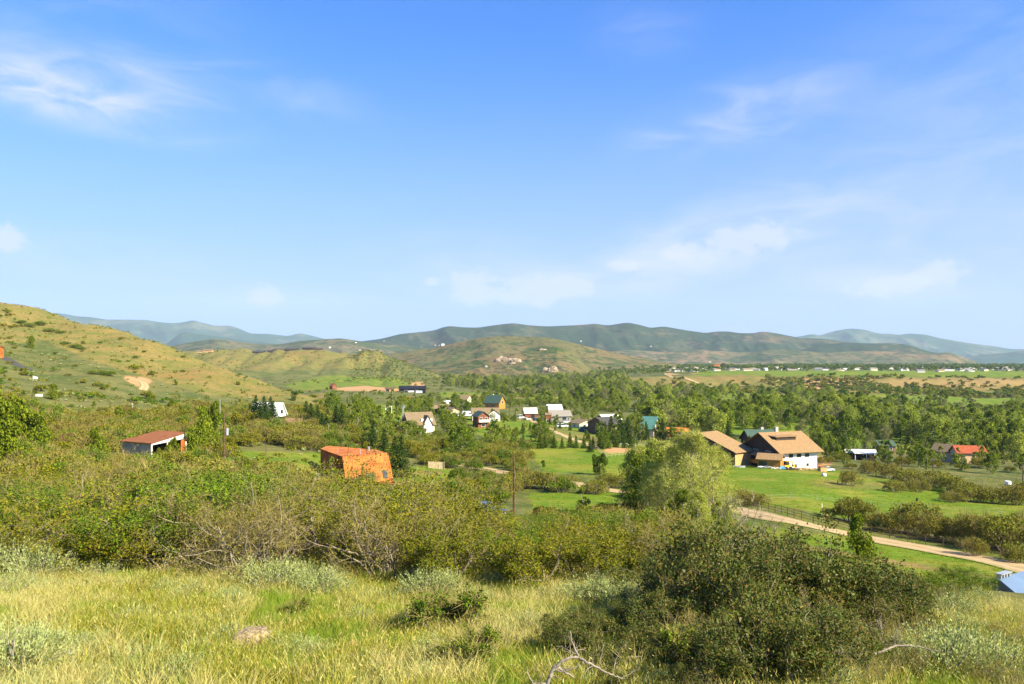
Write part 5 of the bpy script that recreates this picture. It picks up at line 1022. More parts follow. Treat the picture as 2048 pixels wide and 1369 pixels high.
simple('white marker post beside the dirt road juniper', 'marker_post', 'post', 1745, 99, 'lamp', lambda m: m.box(-.06, .06, -.03, .03, -.1, .9))
simple('white marker post at the pasture wire fence', 'marker_post', 'post', 1644, 140, 'lamp', lambda m: m.box(-.05, .05, -.03, .03, -.1, .9))
simple('white marker post among the far pasture grass', 'marker_post', 'post', 1974, 133, 'lamp', lambda m: m.box(-.05, .05, -.03, .03, -.1, 1.0))
simple('pale concrete block on the slope near the far left junipers', 'concrete_block', 'block', 78, 262, 'rockw', lambda m: m.hexa([(-1, -.6, -.1), (1, -.6, -.1), (1, .6, -.1), (-1, .6, -.1)], [(-.9, -.5, .8), (.9, -.5, .7), (.9, .5, .7), (-.9, .5, .8)]))
x, y, z = G(66, 318); r = empty('driveway_flag', (x, y, z)); tag(r, 'small white flag board at the end of the driveway', 'flag'); MB().bar((0, 0, 0), (0, 0, 2), .05).build('pole', M_['lamp'], r); MB().hexa([(0, -.02, .9), (1.6, .3, .7), (1.6, .34, .7), (0, .02, .9)], [(0, -.02, 1.9), (1.6, .3, 1.5), (1.6, .34, 1.5), (0, .02, 1.9)]).build('flag_cloth', M_['lamp'], r)

# boulders
def boulder(label, u, v, w, h, m, seed):
    import bmesh
    Y = hit(u, v, 5); bm = bmesh.new(); bmesh.ops.create_icosphere(bm, subdivisions=4, radius=1)
    rs_ = np.random.default_rng(seed); pl = [(unit(rs_.normal(size=3)), .62 + .25 * rs_.random()) for _ in range(9)]
    for vt in bm.verts:
        p = np.array(vt.co)
        for n_, d_ in pl:
            e = p @ n_ - d_
            if e > 0: p = p - n_ * e * .85
        p *= 1 + .10 * (float(fbm(np.array(p[0] * 3 + seed), np.array(p[1] * 3 + p[2] * 2), 3, seed)) - .5); vt.co = p
    me = bpy.data.meshes.new('boulder'); bm.to_mesh(me); bm.free(); me.materials.append(M_[m])
    o = link('boulder', me); x, y, z = G(u, Y); o.location = (x, y, z + h * .3); o.scale = (w / 2, w / 2.3, h / 1.4); o.rotation_euler = (0, 0, seed); tag(o, label, 'boulder'); TAKEN.append((x, y, w * .4))
boulder('large tan boulder half buried in the tall grass', 503, 1302, .80, .46, 'rock', 1)
boulder('small white rock low in the tall grass', 143, 1325, .26, .22, 'rockw', 2)
boulder('small reddish boulder in front of the dark bushes', 703, 1312, .30, .3, 'lichen', 3)
boulder('pale flat rock at the meadow edge right of the lodge yard', 1648, 953, 1.6, 1.0, 'rockw', 4)
boulder('tiny pale stone near the far left sagebrush', 84, 1255, .16, .12, 'rockw', 5)

# ---------------------------------------------------------------- far houses
from mathutils.bvhtree import BVHTree
TREES = [BVHTree.FromPolygons([v.co for v in o.data.vertices], [tuple(p.vertices) for p in o.data.polygons]) for o in COL.objects if o.name.startswith('hills')]
def hit_hills(u, v):
    d = Vector(((u - CU) / F, 1, (VH - v) / F)).normalized(); best = None
    for T_ in TREES:
        p, n_, i, ds = T_.ray_cast(Vector((0, 0, 0)), d)
        if p and (best is None or ds < best[1]): best = (p, ds)
    return best and best[0]
def small_house(label, name, group, p, L, D, wh, rh, rz, wall, roof, cat='house'):
    r = empty(name, p, rz); tag(r, label, cat, group); a, b = L / 2, D / 2; w = MB(); w.box(-a, a, -b, b, -3, wh)
    for s in (-1, 1): w.poly([(s * a, -b, wh), (s * a, b, wh), (s * a, 0, wh + rh)])
    w.build('wall', M_[wall], r); rf = MB()
    for s in (-1, 1): rf.hexa([(-a - .6, 0, wh + rh + .02), (a + .6, 0, wh + rh + .02), (a + .6, s * (b + .6), wh - .3), (-a - .6, s * (b + .6), wh - .3)], [(-a - .6, 0, wh + rh + .35), (a + .6, 0, wh + rh + .35), (a + .6, s * (b + .6), wh), (-a - .6, s * (b + .6), wh)])
    rf.build('roof', M_[roof], r)
rnd = random.Random(21); VHn = 0; wl = {'white': 'white', 'cream': 'cream', 'stucco': 'peach', 'brownwood': 'brown', 'redwood': 'red'}; rl = {'greyroof': 'grey', 'brownroof': 'brown', 'whiteroof': 'pale', 'darkroof': 'dark', 'redroof': 'red'}
far = []
for i in range(150):
    u = rnd.uniform(1385, 2060) if i < 108 else rnd.uniform(1340, 1400); Y = rnd.choice([rnd.uniform(1800, 1960), rnd.uniform(1950, 2300), rnd.uniform(2200, 2700), rnd.uniform(2400, 3600)])
    if any(abs(u - a) < 6 and abs(Y - b) < 60 for a, b in far): continue
    far.append((u, Y)); x, y, z = G(u, Y); wk = rnd.choice(['white', 'white', 'cream', 'stucco', 'brownwood', 'white']); rk = rnd.choice(['greyroof', 'brownroof', 'whiteroof', 'darkroof', 'greyroof']); L = rnd.uniform(14, 26)
    r_ = None; small_house(None, 'village_house', 'houses of the far village', (x, y, z), L, rnd.uniform(9, 12), rnd.uniform(3, 5), rnd.uniform(2, 3.5), rnd.uniform(-.6, .6), wk, rk)
    o_ = [o for o in COL.objects if o.name.startswith('village_house')][-1] if False else bpy.data.objects[sorted([o.name for o in COL.objects if o.name.startswith('village_house')])[-1]]
    PLANTS_FAR = globals().setdefault('PLANTS_FAR', []); PLANTS_FAR.append((o_, f'{wl[wk]} village house, {rl[rk]} roof', x, y))
x, y, z = G(1437, 2300); small_house('large red brown barn like house at the near village edge', 'red_house', None, (x, y, z), 30, 18, 6, 6, .2, 'redwood', 'redroof')
land('the far red house', x, y)
x, y, z = G(1822, 2500)
small_house('long low dark hall at the right of the far village field', 'village_hall', None, G(1832, 2050), 40, 12, 4, 1.5, .02, 'darkwood', 'darkroof', 'hall')
land('the village hall', *G(1832, 2050)[:2]); land('the far village right end', X(2000, 2500), 2500); land('the middle of the far village', X(1620, 2500), 2500)
for u, L, wk in ((517, 22, 'darkwood'), (545, 16, 'darkwood'), (556, 18, 'brownwood'), (583, 26, 'darkwood'), (618, 24, 'darkwood'), (635, 20, 'brownwood'), (405, 20, 'stucco'), (416, 18, 'tanwood')):
    Y = 1575 if u > 450 else 1590; x, y, z = G(u, Y)
    small_house({517: 'long dark house leftmost of those on the plateau rim', 545: 'small dark house second along the plateau rim', 556: 'brown house third along the plateau rim', 583: 'longest dark house midway on the plateau rim', 618: 'dark house with brown neighbour on the plateau rim', 635: 'brown house at the right end of the plateau rim', 405: 'peach house just beyond the grassy hill crest', 416: 'tan house just beyond the grassy hill crest'}[u], 'plateau_house', 'houses on the plateau rim', (x, y, z), L, 12, 3.5, 2.2, .05, wk, 'darkroof' if u > 450 else 'brownroof')
k_ = 0; w8 = ['cream', 'stucco', 'white', 'brownwood']
SP = [(871, 692), (879, 692), (886, 692), (842, 695), (768, 683), (1162, 684), (1190, 690), (1203, 683), (1302, 694), (1188, 714), (1395, 718), (1560, 712), (1000, 655), (930, 658), (660, 697), (677, 700), (690, 697), (720, 702), (735, 706), (705, 694), (1420, 725), (1600, 728), (748, 700), (712, 688), (1243, 697), (1545, 690), (1640, 715)]
for (u, v) in SP[:5] + SP[5:24:3]:
    p = hit_hills(u, v)
    if p is None: continue
    Y = p.y; L = 2.6 * Y / F * rnd.uniform(.7, 1.3); small_house(None, 'hill_house', 'houses scattered over the far hills', p, max(10, L * .9), max(8, L * .6), 3.5 + L * .12, 3, .1, w8[k_ % 4], ['greyroof', 'brownroof', 'whiteroof'][k_ % 3]); k_ += 1
    o_ = bpy.data.objects[sorted([o.name for o in COL.objects if o.name.startswith('hill_house')])[-1]]
    PLANTS_FAR.append((o_, f'tiny {wl[w8[(k_ - 1) % 4]]} far hill house', p.x, p.y))
for k, (u, v, w, h) in enumerate([(1003, 722, 34, 13), (1016, 722, 26, 10), (1032, 724, 26, 11), (1025, 729, 18, 7), (1092, 742, 20, 9), (1106, 743, 26, 12), (1086, 701, 22, 6), (972, 735, 10, 6)]):
    p = hit_hills(u, v)
    import bmesh
    bm = bmesh.new(); bmesh.ops.create_icosphere(bm, subdivisions=4, radius=1)
    for vt in bm.verts:
        q2 = np.array(vt.co); f_ = 1 + .5 * (float(ridged(np.array(q2[0] * 2.2 + k), np.array(q2[2] * 1.2 + q2[1]), 3, k)) - .5); vt.co = q2 * f_
    me = bpy.data.meshes.new('rock_outcrop'); bm.to_mesh(me); bm.free(); me.materials.append(m_cliff); o = link('rock_outcrop', me); o.location = p + Vector((0, 5, -2)); o.scale = (w / 2, 9, h)
    tag(o, ['pale cliff at the left end of the upper rock band', 'pale cliff second in the upper rock band', 'pale cliff third in the upper rock band', 'low pale ledge under the upper rock band', 'left pale cliff of the lower rock band', 'right pale cliff of the lower rock band', 'small grey crag on the knoll crest', 'small pale ledge low on the knoll'][k], 'cliff', 'pale cliffs on the knoll')
# ---------------------------------------------------------------- planting
def tuft(seed, m, n=34, h=.42, r=.16, w=.0085, heads=True):
    n = int(n * 1.3)
    rng = np.random.default_rng(seed); g = Geo(); a = rng.random(n) * 6.28; q = np.sqrt(rng.random(n)) * r
    P = np.stack([q * np.cos(a), q * np.sin(a), np.full(n, -.03)], 1); D = unit(np.stack([np.cos(a) * .25 + rng.normal(size=n) * .16, np.sin(a) * .25 + rng.normal(size=n) * .16, np.ones(n)], 1))
    L = h * (.5 + .6 * rng.random(n)); b = unit(np.cross(D, rng.normal(size=(n, 3)))); bend = np.stack([np.cos(a), np.sin(a), np.full(n, -.35)], 1) * (L * .22)[:, None]
    M = P + D * L[:, None] * .55; T = P + D * L[:, None] + bend
    V = np.stack([P - b * w / 2, P + b * w / 2, M + b * w / 2.4, M - b * w / 2.4], 1); g.add(V, np.arange(4 * n).reshape(n, 4), 0)
    V = np.stack([M - b * w / 2.4, M + b * w / 2.4, T], 1); g.add(V, np.arange(3 * n).reshape(n, 3), 0)
    if heads:
        k = n // 3; add_leaves(g, rng, T[:k] + rng.normal(size=(k, 3)) * .01, .048, .2, 1, (0, 0, 1), 2.5)
    return g.mesh('tuft', m)
grs = [tuft(1, [L_grass, L_straw]), tuft(2, [L_grass, L_straw], 30, .5), tuft(3, [L_straw, L_straw], 26, .46), tuft(4, [L_gr2, L_grass], 34, .36, heads=False), tuft(5, [L_grass, L_straw], 40, .34, .2), tuft(6, [L_straw, L_straw], 22, .58, .1), tuft(7, [L_sage, L_sage], 30, .34, .2, .016), tuft(8, [L_serv, L_twig], 24, .4, .16, .012)]
rg = np.random.default_rng(5)
def field(n, u0, u1, y0, y1, dens=None):
    # even over the ground: area grows with distance
    y = np.sqrt(y0 ** 2 + (y1 ** 2 - y0 ** 2) * rg.random(n)); u = u0 + (u1 - u0) * rg.random(n); x = (u - CU) / F * y; k = np.ones(n, bool)
    if dens is not None: k = rg.random(n) < dens(x, y)
    return np.column_stack([x[k], y[k]])
patch = lambda x, y: .35 + .65 * sstep(fbm(x / 1.6, y / 1.6, 2, 77), .35, .6)
P1 = field(36000, -160, 2250, 7.5, 27, patch)
def gpick(x, y, rng):
    a = fbm(x / 2.6, y / 2.6, 3, 201); b = fbm(x / 1.7 + 50, y / 1.7, 3, 202); r = rng.random(len(x)); k = rng.integers(0, 2, len(x))
    k = np.where(a + .25 * (r - .5) > .49, 2 + 3 * (rng.random(len(x)) < .4), k); k = np.where(b + .25 * (r - .5) > .555, 3, k); k = np.where((b < .43) & (r < .5), 6, k); return np.where(r > .985, 5, np.where((r < .10) & (a < .52), 7, k))
stuff_points('meadow_grass', P1, grs, .55, 1.25, 1, 'tall straw and yellow green grass covering the foreground slope', -.02, .14, gpick)
P1 = field(15000, -160, 2250, 27, 62, lambda x, y: .8 * ((x / y * F + CU < 1965) | (y > 47)))
stuff_points('thicket_grass', P1, grs[:2] + grs[3:5], 1.0, 1.6, 2, 'rough grass growing between the oak shrubs', -.02, .1)
big = [tuft(11, [L_gr2, L_grass], 26, .5, .5, .05, False), tuft(12, [L_gr2, L_grass], 26, .45, .5, .05, False), tuft(13, [L_grass, L_straw], 26, .5, .5, .05, False)]
P1 = field(16000, 1050, 2250, 62, 240, lambda x, y: .25 + .75 * sstep(fbm(x / 7, y / 7, 3, 78), .4, .6))
P1 = P1[[free(x, y, -1) for x, y in P1]]
stuff_points('pasture_grass', P1, big, .45, .8, 3, 'tufted green grass of the pasture beside the dirt road', -.05, .1)

# foreground thicket of oak
g_oak = 'oak shrubs of the thicket across the slope'
n_oak = 0
edge = lambda x: 24.2 - 2.4 * float(sstep(np.array(x), -4, 2.5)) + 1.8 * (fbm(np.array(x / 6.), np.array(0.), 2, 31) - .5) * 2
def oak_thin(x, y):
    u = x / y * F + CU
    if y < float(edge(x)): return 0
    if 1210 < u < 1330 and y > 48: return .4
    if u > 1330: return .8 if y < 26 else 0
    return .96
for i, (x, y) in enumerate(scatter(1, -120, 1480, 20.3, 62, 2.3, None, oak_thin)):
    u_ = x / y * F + CU; s = RNG.uniform(.66, .92) * (1.08 if 520 < u_ < 760 else 1.0) * float(np.interp(u_, [820, 950, 1050, 1480], [1, .84, .68, .62])) * (1.15 if y > 40 and u_ < 900 else 1)
    k = RNG.choice([0, 1, 2, 3, 3]); s *= RNG.uniform(.8, 1.2) * (.72 + .62 * float(fbm(np.array(x / 7.), np.array(y / 7.), 2, 333))); look = 'leafy green oak shrub' if k == 2 else ('tall open crooked oak shrub' if s > .95 else 'olive half leafed oak shrub')
    if RNG.random() < .07 + .28 * (float(fbm(np.array(x / 9.), np.array(y / 9.), 2, 334)) > .55): plant(('servnear', RNG.choice([0, 1])), 'budding_shrub', 'shrub', 'tan budding shrub', x, y, s * 1.0, 'tan budding shrubs of the thicket', RNG.uniform(.85, 1.15)); continue
    plant(('oak', k), 'oak_shrub', 'shrub', look, x, y, s, g_oak, .85); n_oak += 1
# hillside thickets farther away
def dens_mid(x, y):
    u = x / y * F + CU; n = float(fbm(np.array(x / 26.), np.array(y / 26.), 3, 55))
    return 1.0 if n > .44 else .25
polyL = [(-150, 60), (-150, 215), (60, 215), (300, 235), (420, 300), (640, 320), (700, 240), (655, 185), (420, 178), (370, 140), (560, 118), (680, 112), (800, 100), (1050, 85), (1060, 60)]
for x, y in scatter(2, -150, 1060, 60, 320, 5.4, polyL, dens_mid):
    k = RNG.choice([0, 0, 2, 2, 1, 3, 'b']) ; s = RNG.uniform(.8, 1.5)
    s *= 1.3 if y > 125 else 1
    s *= .62 if (x / y * F + CU > 820 and y < 115) else 1
    key = ('midserv', 1) if k == 'b' else ('mid', k)
    look = {0: 'rounded olive oak clump', 1: 'brown budding serviceberry clump', 2: 'rounded deep green oak clump', 3: 'greyish olive shrub clump', 'b': 'twiggy tan budding clump'}[k]
    plant(key, {0: 'oak_clump', 1: 'serviceberry_shrub', 2: 'green_oak_clump', 3: 'olive_shrub', 'b': 'twiggy_shrub'}[k], 'shrub', look, x, y, s, 'rounded shrubs over the lower hillside', RNG.uniform(.8, 1.1))
# belts between the yards
for (u0, u1, y0, y1, gap, keys) in [(830, 1060, 195, 262, 5.0, (0, 3, 2)), (880, 1000, 120, 165, 4.8, (0, 2)), (1000, 1080, 135, 190, 5.2, (1, 3)), (1090, 1240, 152, 172, 4.6, (3, 2)), (640, 830, 178, 225, 6.5, (0, 3, 2)), (700, 880, 225, 300, 7, (2, 0)),
                                    (1180, 1290, 88, 112, 4.6, (1, 0)), (1225, 1360, 74, 88, 4.2, (3, 1)), (1080, 1160, 60, 80, 4.4, (1, 3, 0)), (1260, 1350, 140, 175, 6, (3,))]:
    for x, y in scatter(int(u0 + y0), u0, u1, y0, y1, gap, None, lambda x, y: .85):
        k = RNG.choice(keys); plant(('mid', k), ['oak_clump', 'serviceberry_shrub', 'green_oak_clump', 'olive_shrub'][k], 'shrub', ['rounded olive oak clump', 'brown budding serviceberry clump', 'rounded deep green oak clump', 'greyish olive shrub clump'][k], x, y, RNG.uniform(.9, 1.45), 'shrub belts between the yards')
# willow clumps in the pasture
for (u, v, s, sz) in [(1700, 972, .75, .9), (1740, 948, .9, .8), (1780, 958, .95, .8), (1815, 972, 1.0, .8), (1835, 985, .8, .7), (1790, 985, .7, .7), (1870, 975, 1.0, .8), (1900, 985, 1.0, .8), (1925, 992, .9, .7), (1905, 1005, .7, .6), (1940, 1005, .9, .7), (1965, 1005, 1.0, .7), (1995, 1008, .9, .7), (2030, 1010, 1.0, .8), (2060, 1000, 1, .8),
                   (1700, 1045, .62, 1.2), (1725, 1050, .6, 1.1), (1760, 1062, .6, .8), (1800, 1068, .8, .8), (1835, 1070, .85, 1.0), (1870, 1082, .75, .9), (1905, 1082, .6, .9), (1940, 1090, .7, 1.1), (1975, 1095, .8, 1.0), (2010, 1105, .8, 1.0), (2040, 1100, .8, 1.1), (1660, 1035, .35, .8),
                   (1510, 1012, .7, .6), (1480, 1008, .8, .6), (1950, 1112, .45, .9), (2030, 1125, .45, .8)]:
    Y = hit(u, v); plant(('mid', 3) if (u + v) % 2 else ('midserv', 1), 'willow_clump', 'shrub', 'brown green willow clump', X(u, Y), Y, s * 1.7, 'willow clumps in the pasture', sz * 1.3)
# hillside scattered shrubs and junipers
for x, y in scatter(4, -150, 640, 215, 640, 15, [(-150, 215), (-150, 640), (60, 600), (200, 545), (330, 500), (470, 460), (560, 430), (640, 415), (640, 330), (420, 300), (300, 235)], lambda x, y: (.72 if float(fbm(np.array(x / 40.), np.array(y / 40.), 3, 91)) > .5 else .22) * (1 if y < 330 else .35)):
    k = RNG.choice([0, 0, 1, 2]); plant([('mid', 2), ('mid', 0), ('jun', 0)][k], ['hillside_oak', 'hillside_shrub', 'juniper'][k], 'shrub' if k < 2 else 'juniper', ['small dark green hillside oak', 'low olive hillside shrub', 'small dark hillside juniper'][k], x, y, RNG.uniform(.5, 1.0) * (.9 if k < 2 else .8), 'scattered growth on the open hillside', .75)
for (u, v, s, k) in [(62, 697, 1.5, 'jun'), (100, 665, 1.7, 'oakband'), (60, 655, 1.8, 'oakband'), (80, 652, 1.7, 'oakband'), (118, 668, 1.3, 'oakband'), (40, 648, 1.5, 'oakband'), (130, 690, 1.2, 'oakband'), (150, 697, 1.4, 'oakband'), (165, 700, 1.2, 'oakband'), (215, 752, 1.5, 'oakband'), (200, 750, 1.3, 'oakband'), (185, 748, 1.0, 'oakband'), (745, 838, 1, 'none')]:
    if k == 'none': continue
    Y = hit(u, v); plant(('jun', 0) if k == 'jun' else ('mid', 2), 'juniper' if k == 'jun' else 'hillside_oak', 'juniper' if k == 'jun' else 'shrub', 'large round hillside juniper' if k == 'jun' else 'bright green low oak patch', X(u, Y), Y, s * 1.2, 'growth high on the hillside', .55 if k != 'jun' else 1)
hb = scatter(44, -150, 660, 205, 640, 6.5, [(-150, 205), (-150, 640), (60, 600), (200, 545), (330, 500), (470, 460), (560, 430), (640, 415), (640, 330), (420, 300), (300, 235)], lambda x, y: .75 if float(fbm(np.array(x / 34. + y / 60.), np.array(y / 34.), 3, 391)) > .53 + .12 * (y > 330) else (.05 if y < 330 else .012))
stuff_points('hillside_brush', hb, fc_shrub, .45, 1.25, 14, 'green and olive brush gathered in bands over the hillside')
# sage mottling of slopes
sagefar = [far_crown(620, .8, .9, 70, .28, 5).mesh('crown', [L_sage]), far_crown(621, 1.1, 1.0, 80, .34, 5).mesh('crown', [L_oak]), far_crown(622, .7, .9, 60, .28, 4).mesh('crown', [L_will])]
P1 = field(9000, -150, 700, 62, 620, lambda x, y: np.where((x / y * F + CU) < 640 - (y - 430) * 2, 1, 0) * (.3 + .7 * sstep(fbm(x / 18, y / 18, 3, 61), .45, .6)))
P1 = P1[[free(x, y, 0) and (y < 300 or (x * 7.3 + y * 3.1) % 1 < .35) for x, y in P1]]
stuff_points('hillside_sagebrush', P1, sagefar, .55, 1.2, 5, 'pale sagebrush and low brush dotted over the hillside')
# junipers and tall shrubs at the left
for (u, v, s, sz, k, look) in [(40, 905, 1.55, 1.05, 0, 'yellow green juniper'), (-10, 915, 1.7, 1.1, 0, 'yellow green juniper'), (75, 912, 1.3, 1.0, 1, 'yellow green juniper'), (25, 950, 1.2, 1, 1, 'yellow green juniper'), (190, 935, .95, 1.25, 1, 'pointed juniper'), (205, 930, .8, 1.1, 1, 'pointed juniper'), (405, 905, 1.25, 1.25, 1, 'tall juniper'), (425, 895, 1.2, 1.35, 0, 'tall juniper'), (385, 915, .9, 1.0, 0, 'tall juniper'), (345, 925, .8, 1, 0, 'juniper'), (318, 928, .62, 1.1, 1, 'small juniper'), (490, 960, .7, 1, 0, 'juniper'), (475, 955, .6, 1, 1, 'juniper'),
                            (105, 800, 1.0, 1.1, 1, 'slim juniper'), (300, 800, .8, .9, 0, 'juniper'), (345, 830, 1.3, 1.1, 0, 'broad juniper'), (365, 842, 1.2, 1.0, 0, 'broad juniper'), (240, 850, 1.2, .8, 0, 'low spreading juniper'), (265, 860, 1.2, .8, 0, 'low spreading juniper'), (1715, 1120, 1.35, 1.0, 1, 'upright roadside juniper')]:
    Y = hit(u, v, 40); plant(('jun', k), 'juniper', 'juniper', look, X(u, Y), Y, s * (1.35 if u < 100 and v > 900 else 1.6 if 380 < u < 430 else 1.0 if 'road' in look or 'small' in look else 1.3), 'junipers of the slope', sz)
# conifers
for (u, v, h, look) in [(512, 858, 9.5, 'dark spruce'), (500, 857, 7, 'dark spruce'), (528, 860, 9.5, 'tall dark spruce'), (546, 858, 8, 'dark spruce'), (520, 862, 8, 'dark spruce'), (635, 862, 7.5, 'dark spruce'), (655, 868, 7, 'dark spruce'), (612, 856, 8, 'dark spruce'), (622, 862, 8, 'dark spruce'), (683, 872, 8.5, 'pointed spruce'), (672, 868, 8, 'pointed spruce'), (645, 875, 6.5, 'dark spruce'),
                      (803, 955, 7.8, 'slim tall spruce'), (790, 940, 7.0, 'dark spruce'), (768, 925, 7.5, 'dark spruce'), (745, 905, 7, 'dark spruce'), (1325, 880, 8, 'dark spruce'), (1222, 880, 9, 'dark spruce'), (1240, 890, 10, 'tall dark spruce'), (1255, 885, 9, 'dark spruce'), (1210, 882, 7, 'dark spruce'), (1456, 885, 8, 'blue green spruce'), (1660, 905, 6, 'blue green spruce'), (1678, 905, 6, 'dark spruce'), (985, 868, 5, 'dark spruce'), (1180, 905, 4, 'small spruce')]:
    Y = hit(u, v, 60); plant(('spruce', RNG.choice([0, 1])), 'spruce_tree', 'spruce', look, X(u, Y), Y, h / 8.3, 'spruces among the houses')
for i, u in enumerate([1046, 1062, 1080, 1090, 1108, 1124, 1140, 1152, 1168, 1186, 1200, 1216, 1232, 1248, 1262]):
    Y = hit(u, 896 + (i % 3)); plant(('pine', 0), 'young_pine', 'pine', 'young hayfield row pine', X(u, Y), Y, (.75, .62, .85, .7)[i % 4] * 1.05, 'row of young pines behind the hayfield')
for (u, v, s) in [(1045, 868, .7), (1060, 862, .6), (1078, 852, .6), (1090, 852, .7), (1100, 850, .7), (1120, 858, .6), (1140, 862, .7), (1068, 872, .8), (1010, 866, .5), (930, 868, .6), (1110, 862, .4)]:
    Y = hit(u, v); plant(('pine', 0), 'young_pine', 'pine', 'small young dry lot pine', X(u, Y), Y, s, 'young pines on the dry lots')
for (u, v, s, look) in [(1200, 952, 1.3, 'round dark pinyon standing alone in the hayfield'), (1085, 935, .45, 'small round bush in the hayfield'), (1250, 938, .4, 'tiny round bush in the hayfield'), (750, 840, 1.1, 'round green pinyon'), (590, 802, 1.2, 'round green pinyon'), (660, 805, 1.2, 'round green pinyon')]:
    Y = hit(u, v); plant(('pinyon', 0), 'pinyon_tree', 'pinyon', look, X(u, Y), Y, s, label=look + ('' if 'hay' in look else f', {["beside the weathered barn lawn", "above the pointed white house", "below the tan ridge foot"][(750, 590, 660).index(u)]}'))
plant(('aspen', 0), 'young_tree', 'tree', '', X(1165, 112), 112, .62, label='small young tree with a bare stem alone on the green lawn', sz=1.0)
# cottonwoods by the yard
for (u, Y, k, s, look) in [(1385, 97, 0, 1.0, 'tall half leafed cottonwood with pale forked trunks, foremost of its group'), (1345, 101, 0, .88, 'half leafed cottonwood just left of the foremost cottonwood'), (1425, 100, 0, .86, 'pale budding cottonwood just right of the foremost cottonwood'), (1330, 106, 1, .98, 'yellow green cottonwood leaning behind the half leafed ones'), (1295, 112, 2, .98, 'fresh green cottonwood at the left end of its group'), (1275, 116, 1, .9, 'lime green cottonwood beside the dark garden plot'), (1310, 118, 1, 1.0, 'lime green cottonwood top rising behind the fresh green one'), (1440, 92, 2, .45, 'low leafy cottonwood under the pale budding one'), (1365, 92, 2, .55, 'low leafy cottonwood at the foot of the foremost one'), (1395, 90, 1, .5, 'low yellow green cottonwood sprouting below the forked trunks')]:
    plant(('cothero', k), 'cottonwood_tree', 'cottonwood', '', X(u, Y), Y, s * 1.12, 'cottonwoods by the dirt road', label=look)
for (u, v, h, k) in [(930, 905, 6, 0), (945, 905, 7, 0), (735, 900, 8, 1), (752, 893, 8, 0), (800, 880, 9, 1), (815, 885, 8, 0), (905, 850, 11, 0), (890, 852, 10, 1), (860, 815, 10, 0), (842, 818, 9, 1), (878, 822, 8, 0), (956, 815, 12, 0), (968, 812, 11, 1), (925, 868, 9, 1), (1040, 815, 9, 0), (1085, 838, 8, 1), (1090, 832, 9, 0), (1143, 822, 9, 1), (1150, 826, 8, 0), (1165, 842, 8, 0), (1172, 846, 8, 1), (780, 818, 9, 0), (795, 822, 9, 1), (735, 812, 8, 0), (702, 808, 8, 1), (720, 812, 8, 0), (1265, 880, 10, 0), (1280, 885, 10, 1), (1300, 882, 8, 0), (1350, 884, 8, 1), (1280, 870, 10, 1), (1240, 868, 10, 0), (1385, 890, 6, 1), (1300, 860, 9, 0), (1500, 905, 6, 0), (1470, 905, 6, 1), (1485, 912, 5, 0), (1440, 905, 6, 0), (1425, 900, 5, 1), (1520, 908, 5, 1),
                  (1885, 912, 11, 0), (1905, 930, 8, 1), (1925, 925, 6, 0), (1870, 905, 12, 1), (1960, 930, 9, 0), (1850, 905, 10, 0), (1990, 925, 8, 1), (2010, 930, 8, 0), (1765, 925, 9, 1), (1775, 930, 9, 0), (1750, 922, 8, 0), (1800, 925, 8, 1), (1820, 915, 9, 0), (1690, 892, 9, 1), (2035, 935, 7, 0), (2048, 948, 8, 1)]:
    Y = hit(u, v, 60)
    if not free(X(u, Y), Y, -2): continue
    plant(('aspen', k), 'yard_tree', 'tree', 'leafy green yard tree' if k else 'upright fresh green yard tree', X(u, Y), Y, h / 8, 'leafy trees among the houses', RNG.uniform(.85, 1.05))
# more trees between and around the yards
def yard(x, y):
    u = x / y * F + CU; n = float(fbm(np.array(x / 30.), np.array(y / 30.), 3, 411))
    if 1060 < u < 1310 and y < 262: return 0
    if 930 < u < 1180 and 300 < y < 392: return .22
    return .8 if n > .47 else .12
for x, y in scatter(21, 630, 1300, 205, 620, 10, [(640, 205), (1050, 205), (1080, 262), (1300, 262), (1300, 620), (900, 620), (640, 430)], yard):
    k = RNG.choice([0, 1, 'j', 'm', 'm', 'c'])
    if k in (0, 1): plant(('aspen', k), 'yard_tree', 'tree', 'leafy green yard tree' if k else 'upright fresh green yard tree', x, y, RNG.uniform(.6, 1.15), 'leafy trees among the houses')
    elif k == 'c': plant(('cot', 1), 'broad_yard_tree', 'tree', 'broad leafy yard tree', x, y, RNG.uniform(.5, .8), 'leafy trees among the houses')
    elif k == 'j': plant(('jun', 0), 'yard_juniper', 'juniper', 'rounded yard juniper', x, y, RNG.uniform(1, 1.6), 'junipers among the houses')
    else: plant(('mid', 2), 'yard_shrub', 'shrub', 'dense green yard shrub', x, y, RNG.uniform(1.0, 1.7), 'shrubs among the houses', 1.1)
for (u0, u1, y0, y1, gp) in [(1310, 1500, 228, 252, 6), (1640, 1770, 236, 275, 8), (1760, 1870, 268, 330, 8.5), (1850, 2060, 255, 330, 8.5), (1300, 1400, 262, 320, 7), (1560, 1700, 275, 320, 8), (1480, 1560, 262, 285, 8)]:
    for x, y in scatter(int(u0), u0, u1, y0, y1, gp, None, lambda x, y: .6):
        k = RNG.choice([0, 1, 'm', 'c', 'm']); s = RNG.uniform(.55, 1.05)
        if u0 in (1310, 1640): s *= .75
        if k in (0, 1): plant(('aspen', k), 'yard_tree', 'tree', 'leafy green yard tree' if k else 'upright fresh green yard tree', x, y, s, 'leafy trees among the houses')
        elif k == 'c': plant(('cot', 0), 'broad_yard_tree', 'tree', 'broad leafy yard tree', x, y, s * .7, 'leafy trees among the houses')
        else: plant(('mid', 0), 'yard_shrub', 'shrub', 'dense green yard shrub', x, y, s * 1.3, 'shrubs among the houses')
